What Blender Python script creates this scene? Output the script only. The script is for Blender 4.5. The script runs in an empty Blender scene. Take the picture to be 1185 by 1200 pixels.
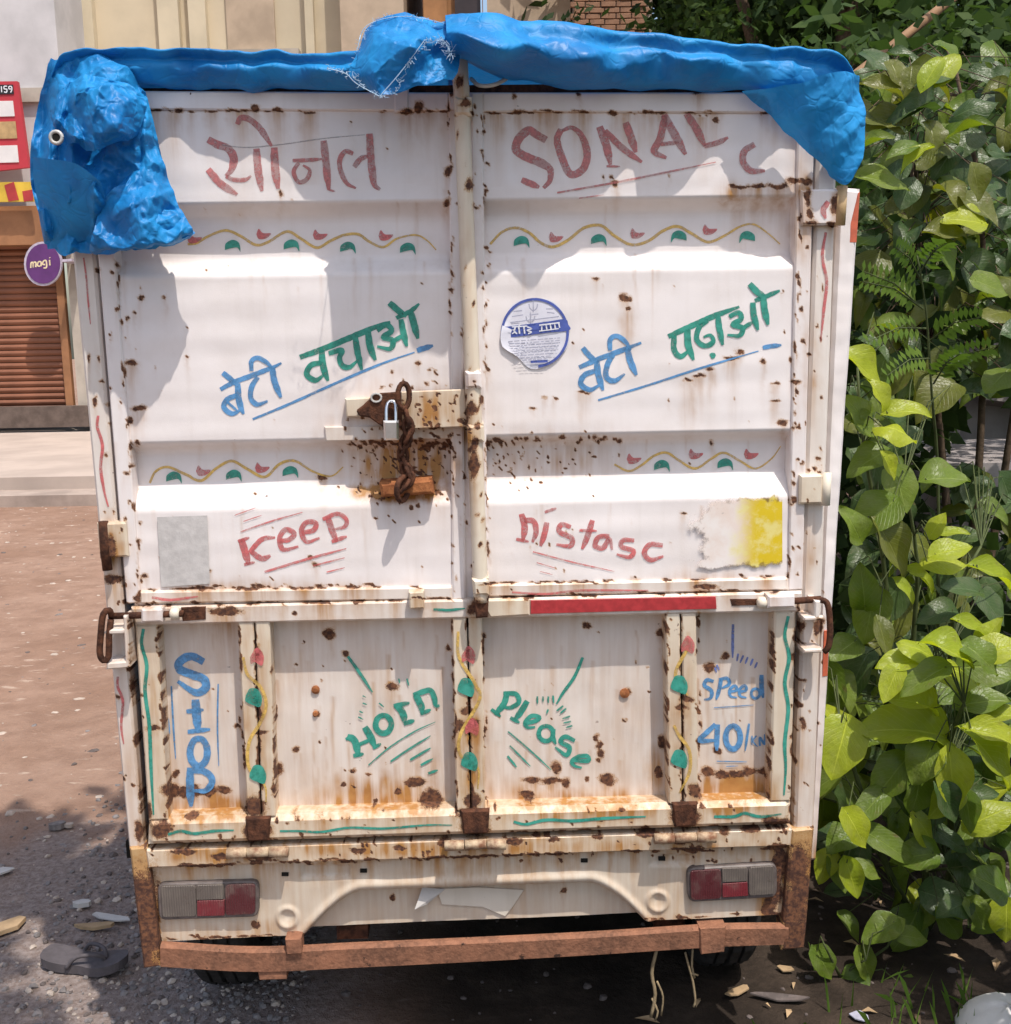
import bpy, bmesh, math, random
import numpy as np
from mathutils import Vector, Matrix, noise as mnoise
R = math.radians
random.seed(7)
SC = bpy.context.scene
COL = SC.collection

# ------------------------------------------------------------------ camera
CAM_H, PITCH, ROLL, FPX = 1.70, 9.5, -1.0, 1270.0
M3 = Matrix.Rotation(R(90 - PITCH), 3, 'X') @ Matrix.Rotation(R(ROLL), 3, 'Z')
CAM = Vector((0, 0, CAM_H))
cd = bpy.data.cameras.new('camera'); cam = bpy.data.objects.new('camera', cd); COL.objects.link(cam)
cam.matrix_world = Matrix.Translation(CAM) @ M3.to_4x4()
cd.sensor_fit = 'HORIZONTAL'; cd.sensor_width = 36; cd.lens = 36 * FPX / 1185
cd.clip_start = 0.02; cd.clip_end = 500
SC.camera = cam
# ------------------------------------------------------------------ light
YAW = R(2.0)
EX = Vector((math.cos(YAW), math.sin(YAW), 0)); EN = Vector((math.sin(YAW), -math.cos(YAW), 0))
ORG = Vector((0, 2.2, 0))
TOSUN = (EX * 0.58 + EN * 1.0 + Vector((0, 0, 2.55))).normalized()
sl = bpy.data.lights.new('sun', 'SUN'); sl.energy = 3.1; sl.angle = R(0.55); sl.color = (1, .945, .87)
so = bpy.data.objects.new('sun', sl); COL.objects.link(so); so.location = (3, -4, 9)
so.rotation_euler = TOSUN.to_track_quat('Z', 'Y').to_euler()
wd = bpy.data.worlds.new('World'); SC.world = wd; wd.use_nodes = True
wn = wd.node_tree; bg = wn.nodes['Background']
sky = wn.nodes.new('ShaderNodeTexSky'); sky.sky_type = 'NISHITA'; sky.sun_disc = False
sky.sun_elevation = math.asin(TOSUN.z); sky.sun_rotation = math.atan2(TOSUN.x, TOSUN.y)
sky.air_density = 1.2; sky.dust_density = 3.0; sky.ozone_density = 0.6
wn.links.new(sky.outputs[0], bg.inputs[0]); bg.inputs[1].default_value = 0.15
vs = SC.view_settings; vs.view_transform = 'Standard'; vs.look = 'None'; vs.exposure = 0.42; vs.gamma = 1
SC.render.engine = 'CYCLES'

# ------------------------------------------------------------------ pixel <-> world helpers (photo pixels 1185x1200)
def ray(px, py): return M3 @ Vector(((px - 592.5) / FPX, -(py - 600) / FPX, -1))
def P(px, py, d=0.0):
    """a photo pixel on the truck's rear plane, d metres proud of it, in truck coordinates"""
    r = ray(px, py); t = (d + (ORG - CAM).dot(EN)) / r.dot(EN)
    X = CAM + r * t; q = X - ORG
    return Vector((q.dot(EX), -d, X.z))
def W(px, py, Y):
    r = ray(px, py); return CAM + r * (Y / r.y)
def G(px, py, z=0.0):
    r = ray(px, py); return CAM + r * ((z - CAM_H) / r.z)
MI = np.array(M3.inverted())
def to_px(co):
    """truck coordinates (n,3) -> photo pixels"""
    w = np.empty_like(co)
    w[:, 0] = co[:, 0] * EX.x - co[:, 1] * EN.x + ORG.x
    w[:, 1] = co[:, 0] * EX.y - co[:, 1] * EN.y + ORG.y
    w[:, 2] = co[:, 2] - CAM_H
    c = w @ MI.T
    return 592.5 - FPX * c[:, 0] / c[:, 2], 600 + FPX * c[:, 1] / c[:, 2]

def vnoise(x, y, seed=0):
    xi = np.floor(x).astype(np.int64); yi = np.floor(y).astype(np.int64)
    fx = x - xi; fy = y - yi; fx = fx * fx * (3 - 2 * fx); fy = fy * fy * (3 - 2 * fy)
    def h(a, b):
        n = (a * 374761393 + b * 668265263 + seed * 974711) & 0xffffffff
        n = ((n ^ (n >> 13)) * 1274126177) & 0xffffffff
        return ((n ^ (n >> 16)) & 0xffff) / 65535.0
    return (h(xi, yi) * (1 - fx) + h(xi + 1, yi) * fx) * (1 - fy) + (h(xi, yi + 1) * (1 - fx) + h(xi + 1, yi + 1) * fx) * fy

# ------------------------------------------------------------------ materials
MATS = {}
class NT:
    def __init__(s, name):
        s.m = bpy.data.materials.new(name); s.m.use_nodes = True; MATS[name] = s.m
        s.t = s.m.node_tree; s.b = s.t.nodes['Principled BSDF']; s.out = s.t.nodes['Material Output']
        s.tc = s.n('ShaderNodeTexCoord')
    def n(s, ty, **kw):
        x = s.t.nodes.new(ty)
        for k, v in kw.items(): setattr(x, k, v)
        return x
    def l(s, a, b): s.t.links.new(a, b)
    def put(s, sock, v):
        if hasattr(v, 'is_linked') or hasattr(v, 'links'): s.l(v, sock)
        else: sock.default_value = v
    def noise(s, scale, detail=4, rough=.55, vec=None, stretch=None, coord='Object', dist=0):
        x = s.n('ShaderNodeTexNoise'); x.inputs['Scale'].default_value = scale
        x.inputs['Detail'].default_value = detail; x.inputs['Roughness'].default_value = rough
        x.inputs['Distortion'].default_value = dist
        v = vec or s.tc.outputs[coord]
        if stretch:
            mp = s.n('ShaderNodeMapping'); mp.inputs['Scale'].default_value = stretch; s.l(v, mp.inputs[0]); v = mp.outputs[0]
        s.l(v, x.inputs['Vector']); return x.outputs['Fac']
    def math(s, op, a, b=0.0, clamp=False):
        x = s.n('ShaderNodeMath', operation=op, use_clamp=clamp); s.put(x.inputs[0], a); s.put(x.inputs[1], b); return x.outputs[0]
    def ramp(s, f, lo, hi, a=0.0, b=1.0):
        x = s.n('ShaderNodeMapRange', interpolation_type='SMOOTHSTEP'); s.put(x.inputs[0], f)
        for i, v in enumerate((lo, hi, a, b)): x.inputs[i + 1].default_value = v
        return x.outputs[0]
    def mix(s, f, a, b, mode='MIX'):
        x = s.n('ShaderNodeMix', data_type='RGBA', blend_type=mode); s.put(x.inputs[0], f)
        for sk, v in ((x.inputs[6], a), (x.inputs[7], b)):
            if isinstance(v, tuple): v = (*v, 1) if len(v) == 3 else v
            s.put(sk, v)
        return x.outputs[2]
    def attr(s, nm):
        x = s.n('ShaderNodeAttribute'); x.attribute_name = nm; return x.outputs['Fac']
    def bump(s, h, dist=.002, strength=.6, normal=None):
        x = s.n('ShaderNodeBump'); x.inputs['Distance'].default_value = dist; x.inputs['Strength'].default_value = strength
        s.put(x.inputs['Height'], h)
        if normal: s.l(normal, x.inputs['Normal'])
        s.l(x.outputs[0], s.b.inputs['Normal']); return x.outputs[0]
    def set(s, col=None, rough=None, spec=None, metal=None):
        if col is not None: s.put(s.b.inputs['Base Color'], (*col, 1) if isinstance(col, tuple) else col)
        if rough is not None: s.put(s.b.inputs['Roughness'], rough)
        if spec is not None: s.b.inputs['Specular IOR Level'].default_value = spec
        if metal is not None: s.b.inputs['Metallic'].default_value = metal
        return s

def rusty_paint(name, col, speck=.745, stain_c=(.50, .27, .085), base=0.0, rough=.42):
    t = NT(name)
    a = t.attr('rust'); st = t.attr('stain')
    n1 = t.noise(95, 5, .65); n2 = t.noise(420, 2, .6)
    f = t.math('ADD', t.math('ADD', a, base), t.math('MULTIPLY', t.math('SUBTRACT', n1, .5), .5))
    f = t.math('ADD', f, t.math('MULTIPLY', t.math('SUBTRACT', n2, .5), .5))
    m = t.ramp(f, .42, .58)
    halo = t.ramp(f, .10, .48)
    sp = t.math('MULTIPLY', t.ramp(t.noise(60, 3, .6), speck, speck + .03), t.ramp(t.noise(5, 2), .42, .6))
    m = t.math('MAXIMUM', m, sp)
    streak = t.noise(60, 4, .6, stretch=(1, 1, .07))
    sf = t.math('MULTIPLY', st, t.ramp(streak, .25, .7, .45, 1.5), clamp=True)
    sf = t.math('MAXIMUM', sf, t.math('MULTIPLY', halo, .75), clamp=True)
    gr = t.ramp(t.noise(7, 6, .65), .35, .75, 0, .22)
    gv = t.ramp(t.noise(30, 4, .6, stretch=(1, 1, .05)), .5, .8, 0, .18)
    c = t.mix(t.math('ADD', gr, gv), col, (col[0] * .62, col[1] * .56, col[2] * .48))
    c = t.mix(sf, c, t.mix(t.noise(45, 4), stain_c, (.30, .12, .035)))
    rc = t.mix(t.ramp(t.noise(130, 4), .35, .7), (.060, .026, .018), (.19, .08, .038))
    c = t.mix(m, c, rc)
    t.set(c, t.math('ADD', t.math('MULTIPLY', m, .45), t.ramp(t.noise(22, 4), .3, .7, rough - .08, rough + .1)), .4)
    h = t.math('ADD', t.math('MULTIPLY', m, -.5), t.math('ADD', t.math('MULTIPLY', n2, .12), t.math('MULTIPLY', t.noise(9, 3), .5)))
    t.bump(h, .003, .45)
    return t.m
rusty_paint('paint_white', (.81, .752, .735))
rusty_paint('paint_panel', (.75, .685, .63), speck=.72)
rusty_paint('paint_cream', (.72, .64, .52), speck=.70, base=.03)
rusty_paint('paint_body', (.68, .615, .52), speck=.73)
rusty_paint('paint_old', (.52, .36, .19), speck=.60, base=.17)

def simple(name, col, rough=.6, spec=.3, metal=0, var=.25, scale=20, bump=.0, dark=None):
    t = NT(name)
    d = dark or tuple(c * (1 - var) for c in col)
    n = t.noise(scale, 5, .6)
    t.set(t.mix(t.ramp(n, .3, .7), d, col), rough, spec, metal)
    if bump: t.bump(t.noise(scale * 3, 5, .65), bump, .7)
    return t.m
simple('rust_dark', (.13, .052, .028), .85, .2, 0, .6, 60, .004, (.04, .018, .012))
simple('rust_orange', (.42, .17, .065), .85, .2, 0, .4, 45, .003, (.22, .075, .03))
t = NT('rust_bumper'); n_ = t.noise(9, 5, .65); c = t.mix(t.ramp(n_, .3, .7), (.13, .065, .042), (.30, .135, .078)); c = t.mix(t.ramp(t.noise(120, 4), .35, .7, 0, .5), c, (.36, .17, .10)); c = t.mix(t.ramp(t.noise(26, 5, .7), .62, .68), c, (.055, .03, .022))
t.set(c, .82, .22); t.bump(t.math('ADD', t.noise(90, 4), t.math('MULTIPLY', n_, 2)), .003, .7)
simple('steel', (.75, .75, .77), .28, .5, 1.0, .15, 60)
simple('black_gap', (.02, .018, .016), .9, .1, 0, .3, 10)
simple('tyre', (.035, .033, .032), .85, .2, 0, .4, 40, .002)
simple('reflector_red', (.46, .045, .05), .35, .5, 0, .3, 60)
simple('reflector_orange', (.62, .14, .07), .4, .5, 0, .35, 40)
simple('galvanised', (.62, .60, .57), .5, .4, .2, .3, 30)
simple('cable_white', (.6, .6, .58), .5, .4)
simple('cord', (.33, .25, .15), .9, .1, 0, .4, 60)
simple('sticker_paper', (.74, .73, .80), .45, .4, 0, .12, 40)
simple('sticker_blue', (.085, .125, .42), .45, .4, 0, .25, 60)
simple('ink_grey', (.42, .42, .52), .6, .2, 0, .2, 90)
simple('ink_white', (.78, .78, .82), .5, .3, 0, .1, 90)
simple('residue', (.58, .55, .53), .7, .2, 0, .2, 40, .001)
simple('slipper', (.115, .10, .105), .8, .2, 0, .25, 40, .001)
simple('paper_scrap', (.56, .53, .50), .8, .2, 0, .15, 20)
simple('wood_scrap', (.48, .33, .19), .8, .2, 0, .35, 12, .002)
simple('thread', (.42, .58, .74), .7, .2, 0, .1, 50)
simple('bark', (.13, .09, .06), .9, .1, 0, .5, 25, .004)
simple('stem_green', (.075, .095, .03), .7, .3, 0, .4, 25)
simple('bamboo', (.30, .17, .09), .7, .3, 0, .35, 12, .002)
simple('sack', (.74, .72, .70), .6, .3, 0, .2, 8, .004)

def brush(name, col, dry=.36):
    t = NT(name)
    n = t.noise(28, 5, .7); fine = t.noise(170, 3, .7)
    c = t.mix(t.ramp(n, .3, .72), tuple(x * .8 for x in col), tuple(min(1, x * 1.25 + .05) for x in col))
    t.set(c, .5, .35)
    tr = t.n('ShaderNodeBsdfTransparent'); mx = t.n('ShaderNodeMixShader')
    k = t.math('ADD', t.math('MULTIPLY', n, .7), t.math('MULTIPLY', fine, .45))
    t.l(t.ramp(k, dry, dry + .3, .42, 1), mx.inputs[0]); t.l(tr.outputs[0], mx.inputs[1]); t.l(t.b.outputs[0], mx.inputs[2])
    t.l(mx.outputs[0], t.out.inputs[0]); return t.m
brush('ink_red', (.50, .095, .095), .44)
brush('ink_maroon', (.45, .125, .12), .46)
brush('ink_green', (.012, .245, .18), .34)
brush('ink_blue', (.07, .24, .48), .36)
brush('ink_navy', (.12, .17, .42), .38)
brush('ink_yellow', (.60, .38, .075), .42)
brush('ink_pencil', (.35, .32, .31), .50)

# tarpaulin
t = NT('tarp_blue')
n = t.noise(9, 5, .6); fine = t.noise(60, 4, .6)
c = t.mix(t.ramp(n, .3, .7), (.010, .175, .47), (.016, .29, .66))
c = t.mix(t.ramp(fine, .62, .8, 0, .35), c, (.10, .36, .62))
t.set(c, t.ramp(n, .3, .7, .42, .6), .36)
w1 = t.n('ShaderNodeTexVoronoi'); w1.inputs['Scale'].default_value = 34; w1.feature = 'DISTANCE_TO_EDGE'
wv_ = t.n('ShaderNodeMix', data_type='VECTOR'); wn_ = t.n('ShaderNodeTexNoise'); wn_.inputs['Scale'].default_value = 9; t.l(t.tc.outputs['Object'], wn_.inputs['Vector']); wv_.inputs[0].default_value = .12; t.l(t.tc.outputs['Object'], wv_.inputs[4]); t.l(wn_.outputs['Color'], wv_.inputs[5]); t.l(wv_.outputs[1], w1.inputs['Vector'])
t.bump(t.math('ADD', t.math('MULTIPLY', t.ramp(w1.outputs['Distance'], 0, .16), .35), t.math('ADD', t.math('MULTIPLY', t.noise(40, 4), .7), t.math('MULTIPLY', t.noise(300, 2), .08))), .0035, .5)
tl = t.n('ShaderNodeBsdfTranslucent'); tl.inputs[0].default_value = (.02, .25, .62, 1)
mx = t.n('ShaderNodeMixShader'); mx.inputs[0].default_value = .16
t.l(t.b.outputs[0], mx.inputs[1]); t.l(tl.outputs[0], mx.inputs[2]); t.l(mx.outputs[0], t.out.inputs[0])

# leaves
def leaf_mat(name, c0, c1, trans, tf=.35, rough=.36):
    t = NT(name)
    uv = t.n('ShaderNodeUVMap'); uv.uv_map = 'UVMap'
    sp = t.n('ShaderNodeSeparateXYZ'); t.l(uv.outputs[0], sp.inputs[0])
    ax = t.math('ABSOLUTE', sp.outputs[0])
    mid = t.ramp(ax, .0, .06, 1, 0)
    ph = t.math('SUBTRACT', t.math('MULTIPLY', sp.outputs[1], 11), t.math('MULTIPLY', ax, 4.2))
    sv = t.ramp(t.math('ABSOLUTE', t.math('SUBTRACT', t.math('FRACT', ph), .5)), .0, .1, 1, 0)
    vein = t.math('MAXIMUM', mid, t.math('MULTIPLY', sv, .5))
    oi = t.n('ShaderNodeObjectInfo')
    c = t.mix(oi.outputs['Random'], c0, c1)
    c = t.mix(t.ramp(t.noise(14, 4), .4, .75, 0, .4), c, tuple(x * .7 for x in c0))
    c = t.mix(t.ramp(sp.outputs[1], 0, 1, 0, .25), c, tuple(x * 1.25 for x in c1))
    c = t.mix(t.math('MULTIPLY', vein, .6), c, tuple(min(1, x * 1.8 + .04) for x in c1))
    c = t.mix(t.math('MULTIPLY', t.ramp(t.noise(5, 5, .7), .60, .72), t.ramp(ax, .3, 1, .1, .75)), c, (.16, .10, .03))
    c = t.mix(t.ramp(t.noise(2.2, 4), .45, .7, 0, .18), c, (.30, .27, .20))
    t.set(c, rough, .3)
    t.bump(t.math('ADD', t.math('MULTIPLY', vein, -.6), t.math('MULTIPLY', t.noise(7, 3), .8)), .012, .35)
    tl = t.n('ShaderNodeBsdfTranslucent'); t.l(t.mix(t.math('MULTIPLY', vein, .5), trans, tuple(x * .5 for x in trans)), tl.inputs[0])
    mx = t.n('ShaderNodeMixShader'); mx.inputs[0].default_value = tf
    t.l(t.b.outputs[0], mx.inputs[1]); t.l(tl.outputs[0], mx.inputs[2]); t.l(mx.outputs[0], t.out.inputs[0])
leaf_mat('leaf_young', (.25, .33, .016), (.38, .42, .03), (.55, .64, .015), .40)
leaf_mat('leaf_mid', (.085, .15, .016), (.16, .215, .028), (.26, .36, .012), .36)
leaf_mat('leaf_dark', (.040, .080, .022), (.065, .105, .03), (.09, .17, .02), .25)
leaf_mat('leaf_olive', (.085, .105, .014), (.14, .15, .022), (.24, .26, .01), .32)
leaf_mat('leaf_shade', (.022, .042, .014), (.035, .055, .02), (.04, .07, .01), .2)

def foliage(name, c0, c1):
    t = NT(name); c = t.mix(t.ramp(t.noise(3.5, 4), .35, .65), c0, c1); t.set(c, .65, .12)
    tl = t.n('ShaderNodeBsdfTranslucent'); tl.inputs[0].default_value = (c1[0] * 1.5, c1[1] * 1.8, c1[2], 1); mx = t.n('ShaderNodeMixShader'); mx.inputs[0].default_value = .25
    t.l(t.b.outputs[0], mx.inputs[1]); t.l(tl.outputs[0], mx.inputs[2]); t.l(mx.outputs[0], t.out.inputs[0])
foliage('foliage_dark', (.030, .058, .016), (.060, .095, .024)); foliage('foliage_shade', (.016, .032, .010), (.034, .055, .016)); foliage('foliage_mid', (.07, .13, .02), (.12, .18, .03))  # foliage_shade has the shade among the leaves put into its colour
# ------------------------------------------------------------------ mesh building
class MB:
    def __init__(s): s.v = []; s.f = []; s.mi = []
    def add(s, vs, fs, m=0):
        b = len(s.v); s.v += [tuple(x) for x in vs]; s.f += [tuple(i + b for i in q) for q in fs]; s.mi += [m] * len(fs)
    def box(s, c, h, rot=None):
        vs = [Vector((x * h[0], y * h[1], z * h[2])) for x in (-1, 1) for y in (-1, 1) for z in (-1, 1)]
        if rot: vs = [rot @ v for v in vs]
        s.add([v + Vector(c) for v in vs], [(0, 1, 3, 2), (4, 6, 7, 5), (0, 4, 5, 1), (2, 3, 7, 6), (0, 2, 6, 4), (1, 5, 7, 3)])
    def tube(s, pts, rad, seg=8, cap=True):
        pts = [Vector(p) for p in pts]; n = len(pts); rr = rad if isinstance(rad, (list, tuple)) else [rad] * n
        vs = []; fs = []; up = None
        for i, p in enumerate(pts):
            d = (pts[min(i + 1, n - 1)] - pts[max(i - 1, 0)]).normalized()
            if up is None: up = d.orthogonal().normalized()
            up = (up - d * up.dot(d))
            up = up.normalized() if up.length > 1e-6 else d.orthogonal().normalized()
            sd = d.cross(up)
            for k in range(seg):
                a = 2 * math.pi * k / seg; vs.append(p + (up * math.cos(a) + sd * math.sin(a)) * rr[i])
        for i in range(n - 1):
            for k in range(seg):
                a = i * seg + k; b = i * seg + (k + 1) % seg; fs.append((a, b, b + seg, a + seg))
        if cap: fs.append(tuple(range(seg - 1, -1, -1))); fs.append(tuple(range((n - 1) * seg, n * seg)))
        s.add(vs, fs)
    def grid(s, rows):
        nr = len(rows); nc = len(rows[0]); vs = [p for r in rows for p in r]
        s.add(vs, [(i * nc + j, i * nc + j + 1, (i + 1) * nc + j + 1, (i + 1) * nc + j) for i in range(nr - 1) for j in range(nc - 1)])
    def prism(s, front, back):
        n = len(front); s.add(list(front) + list(back), [tuple(range(n))] + [tuple(range(2 * n - 1, n - 1, -1))] +
              [(i, i + n, (i + 1) % n + n, (i + 1) % n) for i in range(n)])
    def build(s, name, mat, parent=None, smooth=False, rusty=False, fix=True):
        me = bpy.data.meshes.new(name); me.from_pydata(s.v, [], s.f); me.validate()
        if fix:
            bm = bmesh.new(); bm.from_mesh(me); bmesh.ops.recalc_face_normals(bm, faces=bm.faces); bm.to_mesh(me); bm.free()
        for mm in (mat if isinstance(mat, (list, tuple)) else [mat]): me.materials.append(MATS[mm])
        if isinstance(mat, (list, tuple)) and len(s.mi) == len(me.polygons): me.polygons.foreach_set('material_index', s.mi)
        if smooth: me.polygons.foreach_set('use_smooth', [True] * len(me.polygons))
        if rusty: rust_attr(me)
        o = bpy.data.objects.new(name, me); COL.objects.link(o)
        if parent: o.parent = parent
        return o

def tag(o, label=None, cat=None, group=None, kind=None):
    for k, v in (('label', label), ('category', cat), ('group', group), ('kind', kind)):
        if v: o[k] = v
    return o
def empty(name, loc, rz=0.0):
    o = bpy.data.objects.new(name, None); COL.objects.link(o); o.location = loc; o.rotation_euler = (0, 0, rz); o.empty_display_size = .1
    return o
def smoothpath(pts, step):
    """Catmull-Rom resample of 2-D / 3-D points (tuples)"""
    a = np.array(pts, float)
    if len(a) == 2:
        n = max(2, int(np.linalg.norm(a[1] - a[0]) / step) + 1); return [tuple(a[0] + (a[1] - a[0]) * i / (n - 1)) for i in range(n)]
    q = np.vstack([2 * a[0] - a[1], a, 2 * a[-1] - a[-2]]); out = []
    for i in range(1, len(q) - 2):
        n = max(2, int(np.linalg.norm(q[i + 1] - q[i]) / step) + 1)
        for k in range(n):
            u = k / n
            out.append(tuple(.5 * ((2 * q[i]) + (-q[i - 1] + q[i + 1]) * u + (2 * q[i - 1] - 5 * q[i] + 4 * q[i + 1] - q[i + 2]) * u * u + (-q[i - 1] + 3 * q[i] - 3 * q[i + 1] + q[i + 2]) * u ** 3)))
    out.append(tuple(a[-1])); return out

# ------------------------------------------------------------------ wear: rust spots seen on the truck (photo pixels x, y, rx, ry)
SP = [(210,128,5,3),(300,128,5,5),(327,128,4,3),(492,125,5,7),(478,130,9,4),(608,132,8,3),(603,112,2,4),(720,133,6,2),(838,143,3,4),(544,122,6,5),
(540,95,5,8),(722,216,4,4),(708,207,2,2),(718,207,2,2),(784,204,2,2),(330,228,2,4),(525,203,3,6),(525,238,4,5),(547,218,3,4),(548,270,2,3),(680,112,2,3),(820,108,8,2),
(865,219,14,2),(888,219,14,2.2),(912,217,14,2.8),(933,213,13,3.4),(945,215,7,5),(947,232,4,10),(948,250,4,8),(950,262,9,3),(975,262,7,3),
(733,350,6,4),(735,363,3,3),(698,326,3,1.5),(808,446,7,2),(820,440,8,2),(834,434,7,2),(858,418,8,2.4),(866,412,4,3),(895,425,3,4),(909,449,5,2.5),(918,495,6,5),(934,447,6,3),(910,470,7,1.3),
(625,478,3,2),(638,468,3,2),(650,467,3,2),(685,462,8,1.2),(165,350,3,3),(193,350,3,2),(155,425,8,3),(162,477,9,3.4),(152,490,3,4),(220,418,2,2),(160,520,5,3),(148,555,4,2),(378,558,7,3.4),
(130,640,7,16),(133,678,13,6),(118,658,5,12),(300,577,2,2),(240,690,14,2),(296,690,18,2.2),(345,689,9,2),(372,686,7,2),(190,610,4,2.5),(208,622,3,5),(200,607,9,2),(230,608,9,2),(365,655,3,3),(370,663,3,3),
(828,688,16,3.4),(552,480,4,8),(555,545,6,20),(558,500,3,5),(563,470,3,5),(557,712,9,9),(555,520,4,10),(800,603,3,2),(835,520,3,3),(190,655,2,2),(247,668,2,2),(170,675,3,3),(163,700,4,4),
(200,926,11,9),(214,928,8,7),(229,927,9,7),(247,927,9,7),(263,925,9,6),(205,907,5,4),(224,958,10,4),(196,940,3,6),(190,972,12,9),(180,853,8,3),(176,950,4,10),
(387,742,7,8),(404,768,4,4),(459,805,7,7),(506,937,15,14),(487,917,14,6),(466,928,7,5),(412,904,5,3),(400,921,4,3),(414,922,6,2),(432,905,4,2),(524,758,3,5),(370,808,4,5),(370,835,4,4),(346,878,4,4),(440,938,3,3),
(538,850,9,8),(552,847,9,5),(547,833,8,4),(553,938,9,11),(549,953,18,6),(624,913,14,3.6),(648,914,14,4),(664,917,6,8),(652,899,6,7),(687,912,2,3),(711,914,11,7),(618,931,10,7),
(700,864,4,3.4),(704,872,4,5),(705,881,4,5),(701,889,3.4,3.4),(688,733,6,3),(775,740,5,4),(733,811,6,5),(733,842,2.4,2.4),(585,838,2,4),
(832,780,6,7),(848,770,5,4),(830,905,9,6),(846,908,10,6),(862,907,10,4.4),(878,905,10,6),(896,904,9,6),(841,879,6,4),(815,927,8,9),(803,957,20,13),(302,974,17,14),(557,966,20,12),
(302,763,4,10),(303,835,4,12),(305,858,9,3),(303,885,2.4,24),(300,945,14,12),(322,925,3,6),(326,903,4,8),(279,853,2,3),(806,818,8,4),(800,830,9,3),(778,870,5,10),(774,905,5,9),(905,960,10,5),
(930,770,4,4),(941,850,4,7),(938,797,8,2),(940,735,4,8),(265,716,22,5),(226,716,9,4),(270,712,8,3),(345,720,3,3),(140,815,3,3),(160,870,3,8),(165,930,3,22),(163,975,6,14),
(215,1000,18,4),(260,1003,12,4),(330,1001,10,4),(420,996,12,4),(468,992,8,3),(520,988,9,6),(600,986,14,4),(650,984,9,3),(700,981,8,3),(760,975,14,5),(850,975,6,4),(880,970,12,5),(915,965,12,6),
(556,990,20,6),(304,1004,22,6),(800,984,22,6),(610,1010,4,2),(655,1000,6,3),(655,1009,3,3),(345,1103,12,6),(770,1085,18,6),(905,1040,14,30),(915,1010,10,20),(900,1065,8,8),
(268,1098,4,4),(300,1085,6,5),(460,1050,4,4),(660,1043,4,4),(120,745,4,12),(960,735,5,10),(105,420,2,6),(112,470,2,6),(978,240,5,14)]
rs = random.Random(3)
for _ in range(260):                       # pitting round the latch and its bracket
    a = rs.gauss(482, 42); b = rs.gauss(535, 30)
    if 395 < a < 535: SP.append((a, b, rs.uniform(.6, 2.6), rs.uniform(.6, 2.2)))
for _ in range(60): SP.append((rs.uniform(450, 565), rs.gauss(475, 22), rs.uniform(1, 3), rs.uniform(1, 3)))
for _ in range(110): SP.append((572 + abs(rs.gauss(0, 65)), rs.gauss(537, 17), rs.uniform(.5, 1.5), rs.uniform(.5, 1.5)))
for _ in range(60): SP.append((rs.uniform(400, 535), rs.gauss(521, 3), rs.uniform(1.5, 4), rs.uniform(1, 2)))
for _ in range(40): SP.append((rs.uniform(570, 730), rs.gauss(515, 3), rs.uniform(1.2, 3.5), rs.uniform(1, 2)))
for _ in range(40): SP.append((rs.uniform(560, 925), rs.uniform(330, 700), rs.uniform(.4, 1.2), rs.uniform(.4, 1.4)))
for _ in range(30): SP.append((rs.uniform(150, 530), rs.uniform(130, 700), rs.uniform(.4, 1.1), rs.uniform(.4, 1.2)))
for _ in range(90): SP.append((rs.uniform(165, 930), rs.uniform(725, 1010), rs.uniform(.4, 1.5), rs.uniform(.4, 2.0)))
for x0, x1, y0, y1, n_ in ((115, 168, 300, 980, 60), (925, 965, 230, 960, 80), (525, 575, 110, 700, 70), (170, 930, 960, 1010, 120)):
    for _ in range(n_):
        fy = rs.random(); SP.append((rs.uniform(x0, x1), y0 + (y1 - y0) * fy, rs.uniform(.7, 2.2), rs.uniform(.8, 3.6)))
def seam(x0, y0, x1, y1, n, thick, run):
    L = math.hypot(x1 - x0, y1 - y0); ux, uy = abs(x1 - x0) / L, abs(y1 - y0) / L
    for _ in range(n):
        f = rs.random(); r_ = rs.uniform(.3, 1) * run
        SP.append((x0 + (x1 - x0) * f + rs.gauss(0, .8), y0 + (y1 - y0) * f + rs.gauss(0, .8), max(thick, r_ * ux) * rs.uniform(.6, 1.2), max(thick, r_ * uy) * rs.uniform(.6, 1.2)))
for q in ((121,129,526,131,22,.9,14),(566,132,936,133,22,.9,14),(166,690,528,686,26,1.1,15),(572,684,922,676,18,1.0,14),(156,708,540,702,26,1.2,16),(575,700,938,692,20,1.1,14),(527,112,532,700,20,.9,12),(567,112,572,700,20,.9,10),(135,300,165,700,16,.9,9),(938,240,925,690,18,1,10),
          (178,964,926,941,55,1.6,14),(174,991,927,967,40,1.4,18),(174,1016,926,992,50,1.4,20),(184,735,196,960,22,1.1,12),(279,732,290,958,18,1.1,12),(318,732,324,956,16,1,10),(530,728,535,950,18,1.1,12),(567,728,570,948,16,1,10),(781,722,784,943,18,1.1,12),(818,722,820,942,14,1,10),(907,722,902,940,20,1.1,12),(298,732,306,958,26,.8,14),(548,728,552,950,26,.8,14),(798,722,801,943,26,.8,14),(190,1101,915,1071,40,1.3,14),(150,720,172,990,24,1.2,16),(935,700,929,970,24,1.2,16)): seam(*q)
for _ in range(26): SP.append((rs.gauss(468, 22), rs.gauss(577, 5), rs.uniform(2, 6), rs.uniform(1.2, 3)))
SPA = np.array(SP)
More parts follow.
